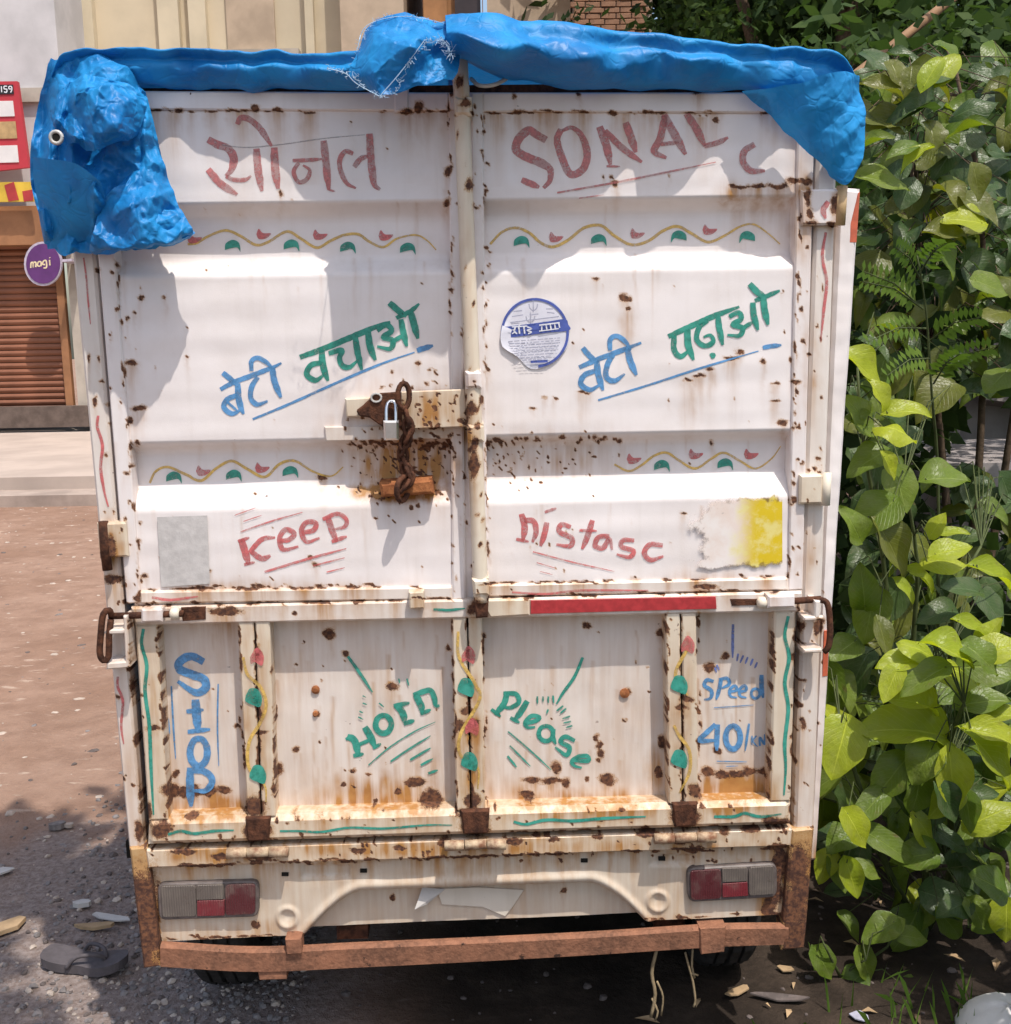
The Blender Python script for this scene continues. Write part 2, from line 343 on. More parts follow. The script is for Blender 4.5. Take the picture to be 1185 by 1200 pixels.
# broad yellow-brown staining (x, y, rx, ry, amount)
ST = [(475,545,60,34,1.0),(470,575,50,13,1.2),(500,480,50,26,.6),(475,520,85,75,.34),(640,535,95,28,.34),(440,470,40,40,.15),(240,945,60,26,.95),(450,938,95,32,.75),(680,945,110,22,.85),(860,930,50,32,1.0),(600,930,40,30,.5),
(302,860,22,120,.45),(553,880,22,100,.55),(800,850,22,110,.35),(560,995,420,16,.65),(250,1003,90,14,.6),(302,690,140,10,.35),(190,970,30,14,.6),(770,915,14,50,.6),
(345,1030,16,50,.35),(640,1010,100,14,.4),(300,1090,130,16,.35),(900,1040,26,60,.75),(770,1080,40,14,.5),(130,640,18,30,.7),(135,690,18,25,.5),(180,850,14,130,.35),(165,900,14,140,.35),
(938,240,12,60,.6),(950,440,10,60,.35),(945,640,14,60,.35),(940,900,16,80,.4),(548,500,14,70,.5),(548,300,10,190,.2),(280,230,9,40,.15),(735,380,9,30,.35),(808,470,9,40,.3),(855,230,14,14,.7),(900,225,20,10,.4),
(500,900,40,40,.35),(300,760,30,40,.3),(720,770,90,60,.10),(450,770,80,50,.08),(830,680,50,14,.35)]
STK = []
for _ in range(150): STK.append((rs.uniform(190, 905), rs.uniform(735, 930), rs.uniform(1.2, 5), rs.uniform(25, 120), rs.uniform(.12, .5)))
for _ in range(90): STK.append((rs.uniform(175, 925), rs.uniform(985, 1020), rs.uniform(1.5, 6), rs.uniform(20, 70), rs.uniform(.15, .55)))
for _ in range(70): STK.append((rs.uniform(130, 930), rs.choice((132, 236, 300, 513, 592)) + rs.uniform(0, 8), rs.uniform(1, 3.2), rs.uniform(15, 70), rs.uniform(.08, .3)))
STK = np.array(STK)
def rust_attr(me, edge=None):
    n = len(me.vertices); co = np.empty(n * 3, np.float32); me.vertices.foreach_get('co', co)
    x, y = to_px(co.reshape(-1, 3).astype(float))
    wx = x + (vnoise(x / 4, y / 4, 1) - .5) * 3.4 + (vnoise(x / 14, y / 14, 5) - .5) * 5
    wy = y + (vnoise(x / 4, y / 4, 2) - .5) * 3.4 + (vnoise(x / 14, y / 14, 6) - .5) * 5
    rust = np.zeros(n); stain = np.zeros(n)
    x0, x1, y0, y1 = x.min() - 45, x.max() + 45, y.min() - 90, y.max() + 30
    S = SPA[(SPA[:, 0] > x0) & (SPA[:, 0] < x1) & (SPA[:, 1] > y0) & (SPA[:, 1] < y1)]
    for (a, b, rx, ry) in S:
        near = np.nonzero((np.abs(x - a) < rx * 3 + 8) & (y > b - ry * 3 - 8) & (y < b + 85))[0]
        if not len(near): continue
        dx = (wx[near] - a); dy = (wy[near] - b)
        g = np.exp(-((dx / (rx + .35)) ** 2 + (dy / (ry + .35)) ** 2))
        rust[near] = np.maximum(rust[near], g)
        ln = 4 + (rx + ry) * 2.2
        s_ = np.exp(-(dx / (rx * .8 + .8)) ** 2) * np.exp(-np.maximum(dy, 0) / ln) * (dy > -ry) * min(.75, .10 + .05 * (rx + ry))
        stain[near] = np.maximum(stain[near], s_)
    for (a, b, w_, ln, s_) in STK:
        near = np.nonzero((np.abs(x - a) < w_ * 3 + 4) & (y > b - 2) & (y < b + ln * 1.6))[0]
        if len(near):
            v = s_ * np.exp(-((x[near] + (vnoise(y[near] / 18, x[near] * 0 + a, 8) - .5) * 4 - a) / w_) ** 2) * np.exp(-((y[near] - b) / ln) ** 2)
            stain[near] = np.maximum(stain[near], v)
    tgm = ((y > 722) & (y < 1105)) * (.10 + .22 * vnoise(x / 40, y / 60, 12) ** 1.5 + .10 * np.clip((y - 850) / 100, 0, 1)); stain = np.maximum(stain, tgm)
    for (a, b, rx, ry, s_) in ST:
        g = 1.3 * s_ * np.exp(-(((wx - a) / rx) ** 2 + ((wy - b) / ry) ** 2)) * (.45 + .9 * vnoise(x / 9, y / 16, 9))
        stain = np.maximum(stain, g)
    ed = np.clip((y - 985 - (x > 700) * -30) / 60, 0, 1) * ((x < 188) | (x > 918))
    rust = np.maximum(rust, ed * (.28 + .5 * vnoise(x / 12, y / 20, 4)))
    stain = np.maximum(stain, ed * .9)
    if edge is not None:
        amt = np.clip((y - 300) / 700, .25, 1) * 1.0
        rust = np.maximum(rust, edge * amt * (vnoise(x / 7, y / 7, 14) * .5 + vnoise(x / 2.5, y / 2.5, 15) * .35 - .24)); stain = np.maximum(stain, edge * amt * .5 * vnoise(x / 10, y / 10, 16))
    for nm, arr in (('rust', rust), ('stain', np.clip(stain, 0, 1))):
        at = me.attributes.new(nm, 'FLOAT', 'POINT'); at.data.foreach_set('value', arr.astype(np.float32))

def slab(name, quad, d0, d1, mat, parent, bev=.003, res=.005, smooth=False, warp=0.0, rusty=True):
    """bevelled plate: quad = TL, TR, BR, BL in photo pixels at depth d1, back at d0"""
    c = [P(x, y, d1) for x, y in quad]
    wd_ = (c[1] - c[0]).length; ht = (c[3] - c[0]).length
    def params(L):
        b = min(bev / L, .3); n = max(1, min(400, int(L / res)))
        return [0] + [b + (1 - 2 * b) * i / n for i in range(n + 1)] + [1]
    S, T = params(wd_), params(ht)
    rows = []
    for j, tt in enumerate(T):
        row = []
        for i, ss in enumerate(S):
            p = (c[0] * (1 - ss) + c[1] * ss) * (1 - tt) + (c[3] * (1 - ss) + c[2] * ss) * tt
            edge = i in (0, len(S) - 1) or j in (0, len(T) - 1)
            d = d1 - (min(bev, (d1 - d0) * .5) if edge else 0)
            if warp: d += warp * (mnoise.noise(Vector((p.x * 9, p.z * 9, d0 * 50))) + .4 * mnoise.noise(Vector((p.x * 30, p.z * 30, 3))))
            row.append(Vector((p.x, -d, p.z)))
        rows.append(row)
    mb = MB(); mb.grid(rows)
    ring = rows[0] + [r[-1] for r in rows[1:]] + rows[-1][-2::-1] + [r[0] for r in rows[-2:0:-1]]
    back = [Vector((p.x, -d0, p.z)) for p in ring]; n = len(ring)
    mb.add(ring + back, [(i, i + n, (i + 1) % n + n, (i + 1) % n) for i in range(n)] + [tuple(range(n, 2 * n))])
    o = mb.build(name, mat, parent, smooth, False)
    bm = bmesh.new(); bm.from_mesh(o.data); bmesh.ops.remove_doubles(bm, verts=bm.verts, dist=1e-5)
    bmesh.ops.recalc_face_normals(bm, faces=bm.faces); bm.to_mesh(o.data); bm.free()
    if rusty:
        vz = np.empty(len(o.data.vertices) * 3, np.float32); o.data.vertices.foreach_get('co', vz); rust_attr(o.data, (-vz[1::3] < d1 - min(bev, (d1 - d0) * .5) * .6).astype(float))
    return o
def poly_plate(name, pts, d0, d1, mat, parent, rusty=False, bev=.002):
    mb = MB(); f = [P(x, y, d1) for x, y in pts]; b = [Vector((p.x, -d0, p.z)) for p in f]; mb.prism(f, b)
    o = mb.build(name, mat, parent)
    bm = bmesh.new(); bm.from_mesh(o.data)
    bmesh.ops.bevel(bm, geom=list(bm.edges), offset=bev, segments=1, affect='EDGES')
    if rusty:
        bmesh.ops.triangulate(bm, faces=bm.faces)
        for _ in range(3): bmesh.ops.subdivide_edges(bm, edges=[e for e in bm.edges if e.calc_length() > .012], cuts=1, use_grid_fill=True)
    bm.to_mesh(o.data); bm.free()
    if rusty: rust_attr(o.data)
    return o

# brush strokes: ribbons of paint lying on a surface
BR = random.Random(11)
SURF = {}
def on(parent, d):
    f = SURF.get(parent.name)
    if not f: return lambda x, y, o: P(x, y, d + o)
    def g(x, y, o):
        p = P(x, y, d); return P(x, y, d + f(p.x, p.z) + o)
    return g
class Paint:
    def __init__(s, fn, base=.0007): s.fn = fn; s.mb = MB(); s.k = 0; s.base = base
    def stroke(s, pts, w, taper=(.82, .42), step=2.2, rough=.12):
        pts = smoothpath(pts, step); n = len(pts)
        if n < 2: return
        off = s.base + s.k * 0.00008; s.k += 1
        L = []; Rr = []; ph = BR.random() * 50
        for i, p in enumerate(pts):
            a = pts[max(i - 1, 0)]; b = pts[min(i + 1, n - 1)]
            dx, dy = b[0] - a[0], b[1] - a[1]; q = math.hypot(dx, dy) or 1
            nx, ny = -dy / q, dx / q; f = i / (n - 1)
            ww = w * .5 * (taper[0] + (1 - taper[0]) * min(1, f * 5)) * (taper[1] + (1 - taper[1]) * min(1, (1 - f) * 3.5))
            wl = ww * (1 + rough * mnoise.noise(Vector((i * .5, ph, 0)))); wr = ww * (1 + rough * mnoise.noise(Vector((i * .5, ph, 9))))
            L.append(s.fn(p[0] + nx * wl, p[1] + ny * wl, off)); Rr.append(s.fn(p[0] - nx * wr, p[1] - ny * wr, off))
        s.mb.add(L + Rr, [(i, i + 1, n + i + 1, n + i) for i in range(n - 1)])
    def ring(s, cx, cy, rx, ry, w, rot=0):
        a = [(cx + rx * math.cos(t) * math.cos(rot) - ry * math.sin(t) * math.sin(rot), cy + rx * math.cos(t) * math.sin(rot) + ry * math.sin(t) * math.cos(rot)) for t in np.linspace(-1.7, 4.75, 14)]
        s.stroke(a, w, (.9, .9))
    def blob(s, pts):
        off = s.base + s.k * 0.00008; s.k += 1
        q = smoothpath(list(pts) + [pts[0]], 1.5)[:-1]
        s.mb.add([s.fn(x, y, off) for x, y in q], [tuple(range(len(q)))])
    def done(s, name, mat, parent): return s.mb.build(name, mat, parent, fix=False)
def Z(x0, y0, k):
    return lambda pts: [(x0 + a / k, y0 + b / k) for a, b in pts]
def word(name, strokes, mat, parent, zoom, d, label=None, flat=False):
    """strokes: list of (points in zoomed pixels, width) ; zoom = (x0, y0, scale)"""
    pa = Paint((lambda x, y, o: P(x, y, d + o)) if zoom == (0, 0, 1) else on(parent, d)); z = Z(*zoom)
    for pts, w in strokes:
        if pts[0] == 'o': _, cx, cy, rx, ry = pts; c = z([(cx, cy)])[0]; pa.ring(c[0], c[1], rx / zoom[2], ry / zoom[2], w / zoom[2])
        else: pa.stroke(z(pts), w / zoom[2] * 1.1)
    o = pa.done(name, mat, parent)
    if label: o['label'] = label
    return o

# ================================================================== GROUND, STREET
def lines(a, b, near, fine, coarse):
    out = [a]; x = a
    while x < b:
        d = abs(x - near); x += fine if d < 2.6 else min(coarse, fine + (d - 2.6) * .35); out.append(min(x, b))
    return out
xs = lines(-60, 60, -.6, .05, 8); ys = lines(-25, 90, 3.0, .05, 8)
mb = MB()
def gz(x, y):
    near = max(0, 1 - max(abs(x), abs(y - 3)) / 9)
    z = .02 * mnoise.noise(Vector((x * 1.1, y * 1.1, 0))) + .012 * mnoise.noise(Vector((x * 4, y * 4, 2))) + .007 * mnoise.noise(Vector((x * 13, y * 13, 5)))
    if abs(x) < .8 and 2.2 < y < 5.6: z = min(z, 0) * .5
    return z * near - .004
mb.grid([[(x, y, gz(x, y)) for x in xs] for y in ys])
t = NT('dirt')
n0 = t.noise(.9, 5, .6); n1 = t.noise(6, 6, .65); n2 = t.noise(55, 5, .7); n3 = t.noise(18, 4, .6, stretch=(.35, 1, 1))
c = t.mix(t.ramp(n0, .35, .65), (.27, .165, .115), (.345, .225, .165))
c = t.mix(t.ramp(n1, .35, .7, 0, .6), c, (.21, .125, .088))
c = t.mix(t.ramp(n3, .60, .70, 0, .75), c, (.50, .38, .30))
sx = t.n('ShaderNodeSeparateXYZ'); t.l(t.tc.outputs['Object'], sx.inputs[0])
edge = t.math('ADD', sx.outputs[1], t.math('MULTIPLY', t.math('SUBTRACT', n1, .5), .8))
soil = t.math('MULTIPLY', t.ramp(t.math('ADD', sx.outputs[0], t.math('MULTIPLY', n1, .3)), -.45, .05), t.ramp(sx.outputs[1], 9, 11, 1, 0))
c = t.mix(soil, c, t.mix(t.ramp(n1, .4, .7), (.030, .022, .017), (.066, .048, .036)))  # dark soil, its colour deepened to carry shade under truck and shrubs
grv = t.math('MULTIPLY', t.ramp(edge, 3.35, 3.75, 1, 0), t.ramp(t.math('ADD', sx.outputs[0], t.math('MULTIPLY', n0, .5)), -1.75, -1.25))
grv = t.math('MULTIPLY', grv, t.ramp(t.math('ADD', sx.outputs[0], t.math('MULTIPLY', n1, .3)), -.45, -.1, 1, 0))
c = t.mix(t.math('MULTIPLY', grv, .8), c, t.mix(t.ramp(n2, .35, .65), (.17, .135, .12), (.30, .26, .245)))
c = t.mix(t.math('MULTIPLY', t.ramp(n2, .62, .74, 0, .4), t.math('SUBTRACT', 1, soil)), c, (.46, .36, .29))
t.set(c, .92, .15); t.bump(t.math('ADD', t.math('MULTIPLY', n1, 1), t.math('MULTIPLY', n2, .6)), .02, .8)
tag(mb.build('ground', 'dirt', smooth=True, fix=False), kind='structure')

# pebbles and gravel beside and under the truck: uncountable
def stone(mb, c, r, rg, flat=.6, m=0):
    t_ = (1 + 5 ** .5) / 2
    vs = [(-1, t_, 0), (1, t_, 0), (-1, -t_, 0), (1, -t_, 0), (0, -1, t_), (0, 1, t_), (0, -1, -t_), (0, 1, -t_), (t_, 0, -1), (t_, 0, 1), (-t_, 0, -1), (-t_, 0, 1)]
    fs = [(0, 11, 5), (0, 5, 1), (0, 1, 7), (0, 7, 10), (0, 10, 11), (1, 5, 9), (5, 11, 4), (11, 10, 2), (10, 7, 6), (7, 1, 8), (3, 9, 4), (3, 4, 2), (3, 2, 6), (3, 6, 8), (3, 8, 9), (4, 9, 5), (2, 4, 11), (6, 2, 10), (8, 6, 7), (9, 8, 1)]
    a = rg.random() * 6.28; sx_, sy_ = rg.uniform(.7, 1.3), rg.uniform(.6, 1.1); ca, sa = math.cos(a), math.sin(a)
    out = []
    for x, y, z in vs:
        k = r / 1.9 * rg.uniform(.75, 1.2); x, y, z = x * k * sx_, y * k * sy_, z * k * flat
        out.append((c[0] + x * ca - y * sa, c[1] + x * sa + y * ca, c[2] + z))
    mb.add(out, fs, m)
rg = random.Random(21)
simple('gravel_grey', (.27, .24, .23), .9, .15, 0, .45, 30); simple('gravel_pale', (.52, .43, .36), .9, .15, 0, .3, 30); simple('gravel_dark', (.16, .13, .12), .9, .15, 0, .4, 30)
mb = MB()
for _ in range(5200):
    y = rg.uniform(2.2, 3.9); x = -.56 - abs(rg.gauss(0, .5))
    if x < -1.25 - rg.random() * .5 and rg.random() < .75: continue
    r = .003 + .011 * rg.random() ** 2.6
    stone(mb, (x, y, gz(x, y) + r * .15), r, rg, .65, rg.choice((0, 0, 0, 1, 2)))
for _ in range(350):
    y = rg.uniform(2.3, 4.2); x = rg.uniform(-.6, 2.0); r = .004 + .012 * rg.random() ** 2
    stone(mb, (x, y, gz(x, y) + r * .15), r, rg, .6, 2)
for _ in range(1500):
    y = 3.3 + 8 * rg.random() ** 1.3; x = rg.uniform(-7, -.8); r = .006 + .022 * rg.random() ** 3
    stone(mb, (x, y, gz(x, y)), r, rg, .35, rg.choice((1, 1, 1, 0, 2)))
tag(mb.build('gravel', ['gravel_grey', 'gravel_pale', 'gravel_dark']), 'loose grey gravel and pale chips scattered over the dirt', 'gravel', kind='stuff')

# ================================================================== MINI TRUCK
truck = tag(empty('mini_truck', ORG, YAW), 'rusty white cargo mini truck seen from its double rear doors, hand painted with slogans', 'truck')
Wd = lambda y, d=0.0: P(545, y, d).z
# --- rear doors: pressed sheet with two recessed bands
PROF = [(112, 0), (234, 0), (243, -.022), (250, -.034), (256, -.036), (297, -.036), (303, -.032), (317, -.002), (321, 0), (511, 0), (516, -.012), (523, -.032), (528, -.036), (562, -.036), (567, -.032), (588, -.002), (592, 0), (700, 0)]
def door_sheet(name, xt, xb, seed):
    """xt, xb: pixel x of left and right edge at y=112 and y=700"""
    buckle = lambda u, w: .0022 * mnoise.noise(Vector((u * 5, w * 5, seed))) + .0009 * mnoise.noise(Vector((u * 16, w * 16, seed + 4))) + .0012 * mnoise.noise(Vector((u * 2.2, w * 28, seed + 7)))
    rows = []
    for (y0, d0), (y1, d1) in zip(PROF[:-1], PROF[1:]):
        n = max(1, int((y1 - y0) / 2.6))
        for k in range(n): rows.append((y0 + (y1 - y0) * k / n, d0 + (d1 - d0) * k / n))
    rows.append(PROF[-1]); g = []
    nc = 150
    for y, d in rows:
        f = (y - 112) / 588; xl = xt[0] + (xb[0] - xt[0]) * f; xr = xt[1] + (xb[1] - xt[1]) * f
        ul = P(xl, y).x; ur = P(xr, y).x; w = Wd(y)
        row = []
        for i in range(nc + 1):
            u = ul + (ur - ul) * i / nc
            e = buckle(u, w)
            row.append((u, -(d + e), w))
        g.append(row)
    m_ = MB(); m_.grid(g); o = m_.build(name, 'paint_white', truck, True, True); SURF[o.name] = buckle; return o
doorL = door_sheet('cargo_door', (112, 533), (157, 538), 1.0); doorL['label'] = 'door leaf lettered with the red name in Devanagari, carrying the chained hasp'
doorR = door_sheet('cargo_door', (560, 946), (565, 932), 9.0); doorR['label'] = 'door leaf lettered with the red Latin name and the round blue sticker'
slab('stile', [(99, 108), (121, 108), (165, 706), (148, 708)], -.035, .007, 'paint_white', doorL)
slab('stile', [(526, 108), (539, 108), (546, 702), (530, 703)], -.035, .007, 'paint_white', doorL)
slab('stile', [(552, 108), (566, 108), (572, 700), (557, 701)], -.035, .007, 'paint_white', doorR)
slab('stile', [(936, 108), (956, 108), (941, 691), (924, 692)], -.035, .007, 'paint_white', doorR)
slab('top_rail', [(121, 106), (526, 108), (526, 130), (121, 128)], -.03, .0065, 'paint_white', doorL)
slab('top_rail', [(566, 108), (936, 108), (936, 132), (566, 131)], -.03, .0065, 'paint_white', doorR)
slab('bottom_rail', [(163, 693), (530, 687), (530, 703), (164, 708)], -.03, .009, 'paint_panel', doorL, .004)
slab('bottom_rail', [(572, 685), (924, 677), (925, 692), (572, 700)], -.03, .009, 'paint_panel', doorR, .004)
slab('patch_plate', [(462, 104), (479, 104), (479, 131), (462, 131)], .0, .010, 'paint_white', doorL)
slab('overlap_strip', [(537, 108), (555, 108), (560, 702), (544, 703)], -.034, -.006, 'paint_white', doorL)
# --- locking bar
bar = MB(); bar.tube([P(538, 62, .04), P(541, 110, .045), P(548, 300, .045), P(557, 520, .045), P(564, 705, .045)], .0155, 14)
bar = bar.build('locking_bar', 'paint_cream', truck, True)
bm = bmesh.new(); bm.from_mesh(bar.data)
for _ in range(6): bmesh.ops.subdivide_edges(bm, edges=[e for e in bm.edges if e.calc_length() > .02], cuts=1)
bm.to_mesh(bar.data); bm.free(); rust_attr(bar.data)
slab('bar_guide', [(533, 113), (553, 113), (553, 135), (533, 135)], .0, .064, 'paint_cream', bar, .006)
slab('bar_guide', [(545, 435), (564, 434), (565, 455), (546, 456)], .0, .064, 'paint_white', bar, .006)
slab('bar_guide', [(547, 498), (567, 497), (568, 518), (549, 519)], .0, .064, 'paint_cream', bar, .006)
slab('bar_guide', [(553, 679), (573, 678), (574, 698), (555, 699)], .0, .064, 'paint_cream', bar, .006)
slab('bar_foot', [(555, 700), (573, 699), (572, 724), (558, 725)], .0, .055, 'rust_dark', bar, .004)
slab('handle_plate', [(470, 459), (545, 456), (548, 500), (472, 503)], .028, .036, 'paint_cream', bar, .002)
# --- hasp on the left leaf
slab('hasp_bracket', [(404, 467), (462, 464), (462, 488), (406, 489)], .0, .022, 'paint_cream', doorL, .003)
slab('hasp_backing', [(380, 500), (532, 498), (532, 514), (382, 517)], .0, .006, 'paint_panel', doorL, .002)
poly_plate('hasp', [(417, 481), (424, 476), (440, 461), (470, 459), (478, 470), (478, 500), (460, 503), (446, 499), (432, 489), (421, 488)], .024, .034, 'rust_dark', doorL, bev=.003)
o = MB(); o.tube([P(441 + 6 * math.cos(a), 466 + 5 * math.sin(a), .036) for a in np.linspace(0, 6.28, 13)], .0022, 6); o.build('rivet_ring', 'galvanised', doorL)
slab('chain_bracket', [(444, 566), (506, 561), (509, 579), (447, 583)], -.03, .030, 'rust_orange', doorL, .006)
# --- hinges
slab('hinge', [(113, 613), (147, 612), (150, 652), (117, 655)], -.02, .018, 'paint_cream', doorL, .004)
o = MB(); o.tube([P(121, 611, .014), P(123, 640, .014), P(126, 668, .014)], .010, 10); o.build('hinge_pin', 'rust_dark', doorL, True)
slab('hinge', [(938, 222), (988, 221), (985, 263), (940, 264)], -.02, .016, 'paint_white', doorR, .004)
o = MB(); o.tube([P(987, 218, .012), P(984, 264, .012)], .011, 10); o.build('hinge_pin', 'paint_old', doorR, True)
slab('hinge', [(938, 557), (965, 556), (964, 590), (937, 591)], -.02, .018, 'paint_cream', doorR, .004)
o = MB(); o.tube([P(969, 554, .012), P(967, 592, .012)], .010, 10); o.build('hinge_pin', 'paint_cream', doorR, True)
# --- corner posts and box
slab('corner_post', [(66, 100), (95, 100), (168, 995), (151, 997)], -.09, -.004, 'paint_panel', truck, .006)
slab('corner_post', [(960, 108), (984, 108), (954, 975), (931, 976)], -.09, -.004, 'paint_panel', truck, .006)
slab('post_foot', [(151, 994), (172, 992), (188, 1133), (168, 1136)], -.05, .004, 'paint_old', truck, .005, warp=.003)
slab('post_foot', [(928, 972), (955, 970), (943, 1112), (916, 1114)], -.05, .004, 'paint_old', truck, .005, warp=.003)
sf = slab('side_flange', [(983, 219), (1009, 221), (957, 1010), (950, 1010)], -.10, -.045, 'paint_white', truck, .008, warp=.003)
sf['label'] = 'pale outer edge of the side wall with torn orange reflective tape'
poly_plate('reflective_tape', [(997, 262), (1006, 226), (1008, 225), (1004, 284), (996, 284)], -.046, -.0435, 'reflector_orange', sf, bev=.0005)
poly_plate('reflective_tape', [(966, 739), (972, 738), (970, 792), (964, 793)], -.046, -.0435, 'reflector_orange', sf, bev=.0005)
xl, xr = P(80, 300, -.05).x, P(985, 300, -.05).x
zb = P(545, 1000).z; zt = P(545, 98).z
for s_, x in ((-1, xl), (1, xr)):
    xt_, xb2 = (P(82, 110).x, P(158, 985).x) if s_ < 0 else (P(978, 110).x, P(945, 985).x)
    def upright(off, hw2, y0, y1, m=0.0):
        m_ = MB(); f = []
        for yy in (y0, y1): f.append([Vector((xt_ + off - hw2, yy, zt - m)), Vector((xt_ + off + hw2, yy, zt - m)), Vector((xb2 + off + hw2, yy, zb + m)), Vector((xb2 + off - hw2, yy, zb + m))])
        m_.prism(*f); return m_
    o = upright(0, .012, .09, 2.2).build('side_wall', 'paint_panel', truck)
    for k in range(6): upright(s_ * .0165, .0045, .22 + k * .36, .28 + k * .36, .03).build('wall_stake', 'paint_cream', o)
m_ = MB(); m_.box(((xl + xr) / 2, 2.22, (zb + zt) / 2), ((xr - xl) / 2, .012, (zt - zb) / 2)); m_.build('front_wall', 'paint_panel', truck)
m_ = MB(); m_.box(((xl + xr) / 2, 1.16, zb - .02), ((xr - xl) / 2, 1.05, .02)); m_.build('load_floor', 'black_gap', truck)
m_ = MB(); m_.box(((xl + xr) / 2, .03, zt - .015), ((xr - xl) / 2 - .01, .018, .015)); m_.build('header_bar', 'rust_dark', truck)
# cab ahead of the box
m_ = MB(); prof = [(2.30, .45), (2.30, 1.72), (2.55, 1.80), (3.05, 1.74), (3.40, 1.15), (3.52, .95), (3.52, .45)]
m_.prism([Vector((xl + .06, a, b)) for a, b in prof], [Vector((xr - .06, a, b)) for a, b in prof]); cab = m_.build('cab', 'paint_panel', truck)
m_ = MB(); m_.box(((xl + xr) / 2, 2.292, 1.45), (.42, .006, .16)); m_.build('rear_window', 'black_gap', cab)
for x in (-.36, .36):
    m_ = MB(); m_.box((x, 1.75, .40), (.035, 1.68, .05)); m_.build('chassis_rail', 'rust_dark', truck)
def wheel(x, y):
    m_ = MB(); prof = []; rr = .268; hw = .078
    for a, b in ((-1, .62), (-1, .80), (-.92, .93), (-.72, .985), (-.46, 1), (-.44, .965), (-.38, .965), (-.36, 1), (-.08, 1), (-.06, .965), (.06, .965), (.08, 1), (.36, 1), (.38, .965), (.44, .965), (.46, 1), (.72, .985), (.92, .93), (1, .80), (1, .62)):
        prof.append((a * hw, b * rr))
    seg = 48
    g = []
    for k in range(seg + 1):
        a = 2 * math.pi * k / seg; lug = 1 - (.018 if k % 2 else 0)
        g.append([(x + p, y + r * (lug if r > .96 * rr else 1) * math.sin(a), rr + .004 - .012 + r * (lug if r > .96 * rr else 1) * math.cos(a)) for p, r in prof])
    m_.grid(g); w_ = m_.build('wheel', 'tyre', truck, False)
    r_ = MB(); r_.tube([(x - .05, y, .26), (x + .05, y, .26)], .165, 24); r_.build('rim', 'galvanised', w_)
xw = W(246, 1160, 2.62).x
for x in (xw + .078, -.16 - xw - .078):
    wheel(x, .55); wheel(x, 2.95)
for y in (.55, 2.95):
    m_ = MB(); m_.tube([(xw + .1, y, .26), (-.26 - xw, y, .26)], .035, 10); m_.tube([(.02, y - .10, .27), (.02, y + .10, .27)], .11, 14); m_.build('axle', 'rust_dark', truck, True)
simple('worn_metal', (.58, .45, .30), .6, .3, 0, .4, 45, .002, (.20, .09, .05))
# --- tailgate
TG = -.036
def sheet(name, quad, d, mat, parent, nx, ny, seed, amp=.002, fn=None):
    c = [P(x, y, d) for x, y in quad]; g = []
    for j in range(ny + 1):
        row = []
        for i in range(nx + 1):
            s_, t_ = i / nx, j / ny
            p = (c[0] * (1 - s_) + c[1] * s_) * (1 - t_) + (c[3] * (1 - s_) + c[2] * s_) * t_
            e = amp * mnoise.noise(Vector((p.x * 6, p.z * 6, seed))) + amp * .4 * mnoise.noise(Vector((p.x * 22, p.z * 22, seed)))
            row.append([p.x, -(d + e), p.z])
        g.append(row)
    if fn: fn(g)
    m_ = MB(); m_.grid(g); return m_.build(name, mat, parent, True, True)
gate = sheet('tailgate', [(158, 724), (934, 706), (926, 955), (176, 975)], TG, 'paint_panel', truck, 300, 96, 3.0)
SURF[gate.name] = lambda u, w: .002 * mnoise.noise(Vector((u * 6, w * 6, 3.0))) + .0008 * mnoise.noise(Vector((u * 22, w * 22, 3.0)))
gate['label'] = 'lower drop-down tailgate painted Stop, Horn Please and Speed 40'
slab('top_rail', [(153, 712), (941, 693), (939, 717), (158, 733)], TG - .01, .014, 'paint_panel', gate, .004)
slab('bottom_rail', [(173, 961), (928, 938), (928, 968), (172, 992)], TG - .01, .014, 'paint_cream', gate, .012)
slab('edge_strip', [(158, 733), (184, 732), (197, 961), (174, 962)], TG - .01, .010, 'paint_cream', gate, .004)
slab('edge_strip', [(908, 717), (933, 716), (927, 939), (902, 940)], TG - .01, .010, 'paint_cream', gate, .004)
for q in ([(279, 730), (297, 729), (305, 958), (290, 959)], [(299, 729), (316, 729), (323, 957), (307, 958)],
          [(530, 725), (547, 724), (551, 950), (535, 951)], [(549, 724), (565, 723), (569, 949), (553, 950)],
          [(780, 719), (797, 719), (800, 943), (784, 944)], [(799, 719), (816, 718), (819, 942), (802, 943)]):
    slab('rib', q, TG - .01, .011, 'paint_cream', gate, .003)
for (x, y, hw_) in ((302, 972, 15), (557, 963, 17), (803, 955, 15)):
    slab('hinge_strap', [(x - hw_, y - 13), (x + hw_, y - 14), (x + hw_ - 2, y + 14), (x - hw_ + 3, y + 15)], .010, .021, 'rust_dark', gate, .004, warp=.002)
    yb = y + 27
    for xa_, xb2, dy_ in ((x + 14, x + 36, -1), (x - 36, x - 13, 1)):
        m_ = MB(); m_.tube([P(xa_, yb + dy_, .020), P(xb2, yb + dy_ * .5, .020)], .0115, 12); h_ = m_.build('hinge_barrel', 'worn_metal', gate, True)
    m_ = MB(); m_.tube([P(x - 12, yb, .020), P(x + 13, yb - 1, .020)], .0105, 12); m_.build('hinge_knuckle', 'worn_metal', h_, True)
slab('centre_clip', [(562, 703), (620, 702), (621, 721), (575, 724)], .014, .024, 'paint_cream', gate, .004)
slab('reflective_strip', [(622, 703.5), (839, 699), (840, 713.5), (622, 719.5)], .0145, .0175, 'reflector_red', gate, .0006, rusty=False)
slab('stop_block', [(479, 694), (497, 693), (497, 713), (480, 714)], .012, .036, 'paint_cream', gate, .003)
